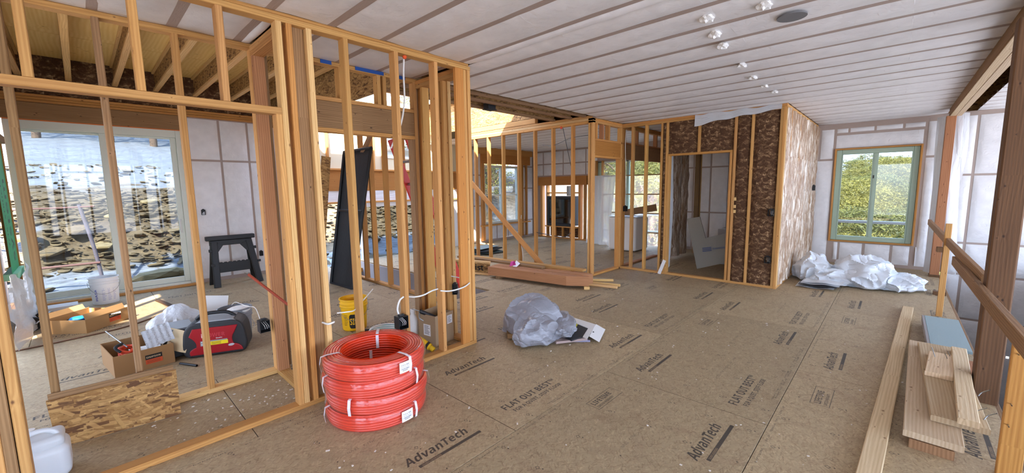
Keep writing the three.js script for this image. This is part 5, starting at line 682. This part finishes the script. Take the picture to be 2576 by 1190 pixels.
{ // sawhorse
  const g = thing('sawhorse', 'black folding plastic sawhorse against the film-lined wall', 'sawhorse'); const u0 = 1.385, u1 = 2.105, V = 8.42;
  part('top_bar', rbox(u0, u1, 0.79, 0.865, V - 0.05, V + 0.05, 0.012), M.black, g); part('beam', rbox(u0 + 0.05, u1 - 0.05, 0.7, 0.79, V - 0.04, V + 0.03, 0.01), M.black, g);
  for (const s of [0, 1]) { const x = s ? u1 - 0.1 : u0 + 0.11, f = s ? u1 - 0.0 : u0 + 0.03; for (const b of [0, 1]) part('leg', timber(P(f + (s ? 0 : 0.05), 0.0, V - 0.16 + b * 0.36), P(x, 0.76, V - 0.03 + b * 0.03), 0.1, 0.05, UX, { ease: 0.012, col: [1, 1, 1] }), M.black, g); part('hook', rbox(s ? u1 - 0.05 : u0 + 0.02, s ? u1 + 0.0 : u0 + 0.07, 0.6, 0.65, V - 0.09, V - 0.05, 0.008), M.black, g); part('latch', rbox(s ? u1 - 0.01 : u0 + 0.03, s ? u1 + 0.04 : u0 + 0.08, 0.36, 0.4, V - 0.14, V - 0.1, 0.006), M.black, g); }
  part('shelf', rbox(u0 + 0.12, u1 - 0.12, 0.24, 0.41, V - 0.12, V - 0.085, 0.01), M.black, g); for (let i = 0; i < 7; i++) part('tooth', rbox(u0 + 0.15 + i * 0.065, u0 + 0.19 + i * 0.065, 0.405, 0.42, V - 0.12, V - 0.085, 0.004), M.black, g);
  for (const s of [0, 1]) { const x = s ? u1 - 0.2 : u0 + 0.2; part('gusset', timber(P(x, 0.72, V - 0.03), P(x + (s ? 0.09 : -0.09), 0.6, V - 0.05), 0.08, 0.04, UX, { col: [1, 1, 1] }), M.black, g); }
}
{ const g = thing('strand_board', 'strand board panel leaning on the bottom of the closet studs', 'panel'); part('front_sheet', (() => { const s = new Soup(), a = P(-0.245, 0.004, 3.775), b = P(0.36, 0.004, 3.69), c = P(0.372, 0.292, 3.825), d = P(-0.272, 0.292, 3.86), n = new THREE.Vector3(0.1, 0.4, -0.95).normalize().multiplyScalar(0.016); const e = [a, b, c, d].map((q) => q.clone().add(n)); s.quad(a, b, c, d, [0, 0], [0.62, 0], [0.62, 0.3], [0, 0.3]); s.quad(e[0], e[1], e[2], e[3], [0, 0], [0.6, 0], [0.6, 0.3], [0, 0.3]); for (const [i, j] of [[0, 1], [1, 2], [2, 3], [3, 0]]) s.quad([a, b, c, d][i], [a, b, c, d][j], e[j], e[i], [0, 0], [0.3, 0], [0.3, 0.02], [0, 0.02]); return s.geo(); })(), M.osb, g); part('back_sheet', (() => { const q = timber(P(-0.262, 0.315, 3.875), P(0.36, 0.315, 3.845), 0.012, 0.04, UZ, { tone: 0.8 }); return q; })(), M.old, g);
  const j = thing('water_jug', 'translucent white jug on the closet floor by the left post', 'jug'); j.position.copy(P(-0.275, 0.001, 3.45)); const jm = new THREE.MeshPhysicalMaterial({ color: 0xe9edf0, roughness: 0.35, transmission: 0.3, thickness: 0 });
  part('body', new RoundedBoxGeometry(0.2, 0.2, 0.22, 4, 0.045).translate(0, 0.1, 0), jm, j); part('shoulder', new RoundedBoxGeometry(0.17, 0.07, 0.19, 4, 0.03).translate(0, 0.215, 0), jm, j); part('handle', tubeGeo([[-0.05, 0.2], [-0.06, 0.27], [0, 0.285], [0.05, 0.26], [0.06, 0.2]].map(([x, y]) => new THREE.Vector3(x, y, 0.03)), 0.014, 18, 8), jm, j); part('cap', new THREE.CylinderGeometry(0.025, 0.025, 0.03, 16).translate(-0.05, 0.262, -0.05), M.white, j); part('red_label', new THREE.PlaneGeometry(0.05, 0.035).translate(-0.06, 0.13, 0.112), std(0xa8202c, 0.6), j, 'red label');
  const r = thing('red_pipe', 'rusty red metal bar slanting through the closet opening', 'pipe'); part('bar', tubeGeo([P(0.9, 0.93, 3.86), P(1.16, 0.6, 3.5)], 0.011, 6, 8), std(0xa3452e, 0.5), r); part('tip', new THREE.CylinderGeometry(0.006, 0.006, 0.03, 8).rotateZ(0.9).translate(0.888, 0.942, -3.875), M.steel, r);
}
// ================================================================ BEHIND THE CLOSETS AND HALL
{ const g = thing('black_screen', 'tall black framed mesh screen leaning behind the closets', 'screen'); const a = P(2.885, 0.002, 7.1), b = P(2.925, 0.002, 6.37), c = P(3.345, 2.3, 6.3), d = P(3.33, 2.3, 7.24), fr = (p, q) => timber(p, q, 0.05, 0.035, new THREE.Vector3(0.3, 0.1, 1), { col: [1, 1, 1] });
  part('frame', merge([fr(a, b), fr(b, c), fr(c, d), fr(d, a), fr(a.clone().lerp(d, 0.55), b.clone().lerp(c, 0.55))]), M.black, g); const s = new Soup(), k = (p) => p.clone().add(new THREE.Vector3(0.012, 0, 0)); s.quad(k(a), k(b), k(c), k(d), [0, 0], [1, 0], [1, 3], [0, 3]); part('mesh', s.geo(), std(0x1e2023, 0.6, { bumpMap: crinkle, bumpScale: 0.003, side: THREE.DoubleSide }), g);
  const o = solo('strand_board_strip', timber(P(2.58, 0.02, 6.9), P(2.86, 2.17, 6.9), 0.15, 0.018, UX), M.osb, 'narrow strand board strip leaning left of the black screen', 'board'); 
  const f = struct('wall_left_room_end', 'rough studs and pale frames behind the leaning strand board strip'); for (const [u, v] of [[3.0, 8.3], [3.18, 8.3], [2.75, 8.3]]) part('stud', board(u, u + 0.09, 0, 3.0, v, v + S), M.firWarm, f); part('white_frame', boxG(3.1, 3.16, 2.0, 2.9, 8.4, 8.46), M.white, f); part('cross_plate', board(2.7, 3.3, 1.68, 1.72, 8.28, 8.36), M.firWarm, f);
  const l = thing('extension_ladder', 'red fibreglass ladder leaning up behind the closet end posts', 'ladder'); const rm = std(0xc4281c, 0.45);
  for (const v of [4.3, 4.68]) { part('rail', timber(P(3.62, 0.005, v), P(2.76, 2.24, v), 0.09, 0.03, new THREE.Vector3(1, 0.4, 0), { col: [1, 1, 1] }), rm, l, 'red side rail'); part('foot', rbox(3.56, 3.68, 0.0, 0.05, v - 0.03, v + 0.03, 0.01), M.black, l); }
  for (let i = 1; i < 8; i++) part('rung', tubeGeo([P(3.62 - i * 0.107, i * 0.28, 4.28), P(3.62 - i * 0.107, i * 0.28, 4.7)], 0.017, 3, 10), M.steel, l);
  const c2 = openBox('cardboard_box', 'tall open brown carton with a white label in the closet corner', [2.36, 3.32], 0.16, 0.27, 0.24, 0.32, std(0xa68c6c, 0.85)); c2.position.y = 0.002; const pl = new THREE.PlaneGeometry(0.075, 0.09); const pt = canvasTex(128, 128, (x) => { x.fillStyle = '#eceae8'; x.fillRect(0, 0, 128, 128); x.fillStyle = '#55585e'; for (let i = 0; i < 8; i++) x.fillRect(14, 14 + i * 13, 60 + 40 * hash(i, 3), 5); }); const ptm = new THREE.MeshStandardMaterial({ map: pt, roughness: 0.7, side: THREE.DoubleSide }); pl.translate(0.21, 0.24, 0.002); part('label', pl, ptm, c2, 'white address label'); const pl2 = new THREE.PlaneGeometry(0.1, 0.12); pl2.rotateY(-Math.PI / 2); pl2.translate(-0.002, 0.16, -0.12); part('label', pl2, ptm, c2, 'white printed label'); 
  const bt = thing('white_bottle', 'white plastic bottle beside the closet carton', 'bottle'); bt.position.copy(P(2.33, 0.002, 3.68)); part('body', new THREE.LatheGeometry([[0, 0], [0.05, 0], [0.055, 0.01], [0.055, 0.22], [0.03, 0.27], [0.022, 0.28], [0.022, 0.31], [0, 0.31]].map(([x, y]) => new THREE.Vector2(x, y)), 24), M.white, bt); part('cap', new THREE.CylinderGeometry(0.025, 0.025, 0.03, 16).translate(0, 0.32, 0), M.white, bt);
  const tl = thing('caulk_gun', 'dark caulking gun sticking out of the closet carton', 'tool'); part('barrel', tubeGeo([P(2.3, 0.36, 3.5), P(2.45, 0.27, 3.42)], 0.022, 4, 10), M.black, tl); part('rod', tubeGeo([P(2.22, 0.4, 3.52), P(2.3, 0.36, 3.5)], 0.006, 4, 6), M.steel, tl); part('trigger', tubeGeo([P(2.3, 0.35, 3.5), P(2.27, 0.3, 3.46), P(2.3, 0.27, 3.44)], 0.008, 8, 6), M.steel, tl);
  const dr = thing('cordless_drill', 'yellow and black cordless drill lying by the closet plate', 'drill'); part('body', tubeGeo([P(2.18, 0.13, 3.36), P(2.235, 0.06, 3.24)], 0.034, 6, 14), std(0xe0b112, 0.5), dr); part('grip', tubeGeo([P(2.19, 0.12, 3.35), P(2.1, 0.16, 3.42), P(2.05, 0.2, 3.46)], 0.02, 8, 10), M.blackMatte, dr); part('chuck', tubeGeo([P(2.235, 0.06, 3.24), P(2.25, 0.036, 3.205)], 0.026, 4, 12), std(0xcfa418, 0.5), dr); part('band', tubeGeo([P(2.218, 0.082, 3.277), P(2.228, 0.07, 3.256)], 0.036, 3, 14), M.black, dr);
  const gl = thing('green_lid', 'dark green round lid on the floor behind the pipe coils', 'lid'); part('disc', new THREE.LatheGeometry([[0, 0.02], [0.12, 0.02], [0.135, 0.03], [0.14, 0.03], [0.14, 0], [0, 0]].map(([x, y]) => new THREE.Vector2(x, y + 0.12)), 30).translate(2.3, 0, -4.15), std(0x1f7a6e, 0.5), gl); const wc = thing('wire_coil', 'loose coil of white cable behind the orange coils', 'cable coil'); for (let i = 0; i < 5; i++) part('loop', new THREE.TorusGeometry(0.19 - i * 0.008, 0.006, 6, 44).rotateX(Math.PI / 2).translate(2.13 + 0.008 * i, 0.012 + i * 0.022, -3.98), M.cable, wc); 
  gl.position.set(0, -0.119, 0);
  solo('dark_strip', timber(P(1.78, 0.012, 5.6), P(2.02, 0.012, 5.35), 0.05, 0.022, UX, { tone: 0.5 }), M.black, 'dark trim strip left of the yellow bucket', 'strip'); solo('black_tool', tubeGeo([P(2.0, 0.03, 4.28), P(2.14, 0.03, 4.2)], 0.028, 4, 10), M.black, 'black tool at the foot of the yellow bucket', 'tool'); solo('brown_flap', prism([[1.7, 4.9], [1.86, 4.75], [1.95, 4.95], [1.8, 5.1]], 0.02, 0.026), M.cardDark, 'brown cardboard flap left of the yellow bucket', 'cardboard');
}
// ================================================================ FIREPLACE ROOM, DOORWAY ROOM
{ const g = thing('fireplace_insert', 'black fireplace insert set in its open stud framing', 'fireplace'); const U = 10.28; part('body', rbox(U + 0.02, 10.55, 0.42, 1.34, 7.12, 8.12, 0.01), M.blackMatte, g); for (const q of [[1.27, 1.34, 7.1, 8.14], [0.4, 0.47, 7.1, 8.14]]) part('trim', rbox(U, U + 0.05, q[0], q[1], q[2], q[3], 0.008), M.black, g); for (const q of [[7.1, 7.18], [8.06, 8.14]]) part('trim', rbox(U, U + 0.05, 0.47, 1.27, q[0], q[1], 0.008), M.black, g);
  part('glass', boxG(U + 0.005, U + 0.018, 0.5, 1.24, 7.2, 8.04), new THREE.MeshPhysicalMaterial({ color: 0x0c0d0f, roughness: 0.06, clearcoat: 1 }), g); for (const y of [0.55, 1.2]) part('bracket', boxG(U - 0.03, U + 0.02, y, y + 0.05, 7.06, 7.1), M.black, g); part('flue', new THREE.CylinderGeometry(0.1, 0.1, 0.3, 20).translate(10.42, 1.5, -7.35), M.steel, g);
  const f = struct('wall_fireplace_frame', 'stud framing and yellow header around the fireplace'); const b = (...q) => part('stud', board(...q), M.firWarm, f);
  b(10.36, 10.5, 0.04, 1.68, 8.4, 8.48); b(10.36, 10.5, 0.04, 1.68, 8.2, 8.24); b(10.36, 10.5, 0.04, 1.68, 6.92, 7.0); b(10.36, 10.5, 0.04, 1.68, 6.78, 6.82); b(10.3, 10.55, 0.36, 0.4, 7.0, 8.24); b(10.36, 10.5, 0, 0.04, 6.7, 8.55); b(10.36, 10.5, 1.42, 1.46, 7.0, 8.2); for (const v of [7.3, 7.6, 7.9]) b(10.4, 10.48, 0.04, 0.36, v, v + 0.05); part('header', board(10.34, 10.52, 1.68, 1.95, 6.7, 8.55), M.glulam, f); part('rock_wool', sheet(10, 6, (s, t) => P(10.53, 0.04 + t * 0.32, 7.0 + s * 1.2)), M.wool, f);
  for (const [k, l] of [[0, 'dark green panel, lowest in the fireplace room stack'], [1, 'black panel lying askew on the fireplace room stack']]) solo('stacked_sheet', timber(P(6.5, 0.03 + k * 0.06, 7.5 - k * 0.2), P(7.25, 0.03 + k * 0.07, 7.3 + k * 0.2), 0.5, 0.03, UZ, { col: [1, 1, 1] }), k ? M.blackMatte : std(0x3d4a48, 0.6), l, 'panel'); solo('pale_panel', timber(P(6.55, 0.14, 7.45), P(7.2, 0.15, 7.5), 0.42, 0.012, UZ, { col: [1, 1, 1] }), std(0x8fa0a0, 0.6), 'pale grey sheet on top of the fireplace room stack', 'panel');
  const cbl = thing('wall_cables', 'loose grey and white cables hanging between the fireplace room studs', 'cable'); part('cable', tubeGeo([P(6.24, 1.05, 5.62), P(6.3, 0.8, 5.72), P(6.3, 0.62, 5.9), P(6.25, 0.55, 6.2)], 0.007, 24, 6), M.cable, cbl); part('cable', tubeGeo([P(6.24, 0.6, 5.7), P(6.26, 0.3, 5.62), P(6.25, 0.05, 5.6)], 0.007, 20, 6), M.cable, cbl); part('cable', tubeGeo([P(6.25, 0.72, 5.25), P(6.25, 0.69, 4.9), P(6.25, 0.68, 4.5), P(6.27, 0.78, 4.38)], 0.007, 24, 6), std(0x4a4d52, 0.5), cbl); part('cable', tubeGeo([P(6.25, 2.7, 4.57), P(6.3, 2.3, 4.5), P(6.27, 2.0, 4.4)], 0.006, 16, 6), std(0x4a4d52, 0.5), cbl); part('cable', tubeGeo([P(6.25, 2.42, 5.05), P(6.25, 2.4, 4.8), P(6.25, 2.5, 4.4), P(6.26, 2.52, 4.0)], 0.005, 20, 6), std(0x6a6d72, 0.5), cbl);
  const lp = thing('notched_panel', 'grey notched board with faded blue print leaning inside the corner room', 'panel'); const n = [[2.7, 0.01], [2.18, 0.19], [2.24, 0.72], [2.62, 0.6], [2.78, 1.0], [3.02, 0.95]]; const sh = new THREE.Shape(n.map(([v, y]) => new THREE.Vector2(v, y))); const e = new THREE.ExtrudeGeometry(sh, { depth: 0.025, bevelEnabled: false }); e.rotateY(Math.PI / 2 + 0); e.translate(0, 0, 0); { const p = e.attributes.position; for (let i = 0; i < p.count; i++) p.setX(i, p.getX(i) + 8.05 + 0.28 * p.getY(i)); } 
  e.rotateY(0); { const p = e.attributes.position; for (let i = 0; i < p.count; i++) p.setZ(i, p.getZ(i)); } e.computeVertexNormals();
  part('board', e, std(0x8f897e, 0.85, { bumpMap: crinkle, bumpScale: 0.003 }), lp); 
  const pt = canvasTex(512, 128, (x) => { x.clearRect(0, 0, 512, 128); x.fillStyle = '#4a5478'; for (let i = 0; i < 3; i++) x.fillRect(10, 20 + i * 34, 200, 18); for (let i = 0; i < 8; i++) { x.beginPath(); x.lineWidth = 7; x.strokeStyle = '#5a627e'; x.arc(250 + i * 34, 66, 14, 0, 7); x.stroke(); } }); const pp = new THREE.PlaneGeometry(0.42, 0.11); pp.rotateY(-Math.PI / 2); pp.rotateX(-0.22); pp.rotateZ(-0.27); pp.translate(8.135, 0.42, -2.44); part('print', pp, new THREE.MeshStandardMaterial({ map: pt, transparent: true, alphaTest: 0.4, roughness: 0.85, side: THREE.DoubleSide }), lp, 'faded blue printed bars');
  const cb = thing('open_carton', 'tall dim carton with white film inside the corner room', 'carton'); part('side', rbox(8.9, 9.6, 0.002, 0.72, 2.0, 2.02, 0.002, 1), M.gypsum, cb); part('side', rbox(8.9, 8.93, 0.002, 0.72, 2.03, 2.6, 0.002, 1), M.gypsum, cb); part('film', crumple(new THREE.IcosahedronGeometry(0.24, 10), 0.4, 6, 2).scale(1, 0.6, 1).translate(9.25, 0.62, -2.4), M.poly, cb);
  const ws = solo('white_tag_strip', timber(P(7.205, 0.0, 3.085), P(7.215, 0.265, 2.99), 0.06, 0.006, UZ, { col: [1, 1, 1] }), M.white, 'white plastic strip leaning on the corner room jamb', 'strip');
}
// ================================================================ ELECTRICAL BOXES AND CABLES
function eBox(label, u, y, v, w, h, d, group) { const g = thing('outlet_box', label, 'electrical box', group); g.position.copy(P(u, y, v)); const bx = (n, x, yy, z, a, b, c) => { const q = new THREE.BoxGeometry(a, b, c); q.translate(x, yy, z); part(n, q, n === 'conductor' ? M.cable : M.black, g); }; bx('back', 0, 0, -d / 2, w, h, 0.004); for (const s of [-1, 1]) { bx('side', s * w / 2, 0, 0, 0.004, h, d); bx('side', 0, s * h / 2, 0, w, 0.004, d); } bx('tab', 0, h / 2 + 0.008, 0, w * 0.5, 0.016, d * 0.4); if (w > 0.06) for (const k of [-0.012, 0.004, 0.018]) part('conductor', tubeGeo([new THREE.Vector3(k, h * 0.3, -d * 0.4), new THREE.Vector3(k + 0.012, 0, d * 0.3), new THREE.Vector3(k + 0.02, -h * 0.3, d * 0.1)], 0.0025, 8, 5), M.cable, g); return g; }
eBox('black double outlet box on the stud above the pipe coils', 1.845, 0.45, 3.1, 0.09, 0.11, 0.08); eBox('black outlet box on the stud right of the generator', 0.995, 0.45, 3.93, 0.075, 0.1, 0.08); eBox('small black outlet box high on the film-lined wall by the door', 1.48, 1.26, 8.9, 0.05, 0.09, 0.05); eBox('small black outlet box low behind the sawhorse', 2.32, 0.42, 8.9, 0.05, 0.09, 0.05);
for (const [l, v, y] of [['upper black switch box in the brown insulated wall', 1.37, 1.18], ['lower black outlet box in the brown insulated wall', 1.38, 0.45]]) { const g = eBox(l, 7.225, y, v, 0.07, 0.1, 0.07); g.rotation.y = -Math.PI / 2; }
eBox('black switch box on the doorway wall post', 7.385, 1.175, 3.88, 0.06, 0.1, 0.06); { const g = eBox('black outlet box on the closet return wall', 2.66, 0.55, 3.36, 0.05, 0.11, 0.06); g.rotation.y = -0.8; } eBox('black switch box at the window end of the silvery batts', 10.1, 1.53, 1.21, 0.06, 0.1, 0.05);
{ const c = (label, pts, r = 0.006, m = M.cable) => solo('white_cable', tubeGeo(pts.map((q) => P(...q)), r, 40, 7), m, label, 'cable');
  c('white cable looping from the closet end stud to the corner post', [[2.27, 0.65, 3.09], [2.34, 0.635, 3.07], [2.45, 0.633, 3.06], [2.56, 0.645, 3.065], [2.63, 0.662, 3.085]], 0.007); c('white cable strung between the second and third closet studs', [[1.93, 0.655, 3.14], [2.0, 0.645, 3.1], [2.08, 0.648, 3.09], [2.17, 0.668, 3.09], [2.26, 0.665, 3.12]], 0.007);
  c('white cable crossing in front of the yellow bucket', [[1.3, 0.655, 3.13], [1.36, 0.655, 3.1], [1.44, 0.64, 3.14], [1.6, 0.66, 3.3], [1.8, 0.69, 3.5]], 0.005); c('white cable dropping from the top plate past the closet header', [[2.02, 2.75, 3.15], [2.04, 2.62, 3.2], [2.1, 2.4, 3.3], [2.11, 2.2, 3.4], [2.06, 2.0, 3.5]], 0.008); c('white cable rising from the double outlet box', [[1.84, 0.5, 3.12], [1.83, 0.56, 3.13], [1.85, 0.64, 3.12], [1.885, 0.67, 3.11]], 0.008); c('short white cable through the pale stud left of the coils', [[1.19, 0.605, 3.14], [1.21, 0.6, 3.085], [1.245, 0.602, 3.085], [1.26, 0.6, 3.1]], 0.008); c('thin white wire from the generator stud box to the grey bucket', [[0.97, 0.52, 3.93], [0.96, 0.6, 3.98], [0.95, 0.58, 4.2], [0.98, 0.5, 4.8], [1.0, 0.42, 5.05]], 0.003); c('white cable curling out of the closet return wall', [[2.66, 0.68, 3.42], [2.72, 0.66, 3.3], [2.8, 0.62, 3.22]], 0.006); c('white cable hanging down the doorway wall', [[7.36, 2.7, 3.88], [7.3, 2.45, 3.86], [7.34, 2.1, 3.87], [7.38, 1.5, 3.88], [7.385, 1.22, 3.88]], 0.007);
  const f = solo('foam_plug', new THREE.IcosahedronGeometry(0.018, 2).translate(2.02, 2.735, -3.14), std(0xe2592a, 0.9), 'blob of orange foam where the cable leaves the top plate', 'foam');
  const tape = [[1.62, 1.72], [1.95, 2.25], [2.42, 2.5]].forEach(([a, b], i) => solo('blue_tape', boxG(a, b, 2.768, 2.8, 3.893, 3.899), std(0x1f4f9a, 0.7), 'strip of blue tape along the closet top plate', 'tape', 'blue tape strips on the top plate'));
}
{ // wood chips and crumbs on the floor
  const N = 260, m = new THREE.InstancedMesh(new THREE.BoxGeometry(1, 0.4, 1), std(0xd9d0c4, 0.9), N), q = new THREE.Object3D(); for (let i = 0; i < N; i++) { const near = i < 90, u = near ? rr(0.1, 1.1) : rr(0.8, 5.5), v = near ? rr(3.25, 3.85) : rr(-0.3, 3.0), s = rr(0.003, 0.011); q.position.copy(P(u, s * 0.2, v)); q.scale.set(s * rr(1, 2.4), s, s); q.rotation.y = rr(0, 6); q.updateMatrix(); m.setMatrixAt(i, q.matrix); } m.name = 'wood_chips'; m.userData = { label: 'small pale chips and crumbs scattered on the subfloor', kind: 'stuff' }; m.castShadow = m.receiveShadow = true; scene.add(m);
}
renderer.render(scene, camera);
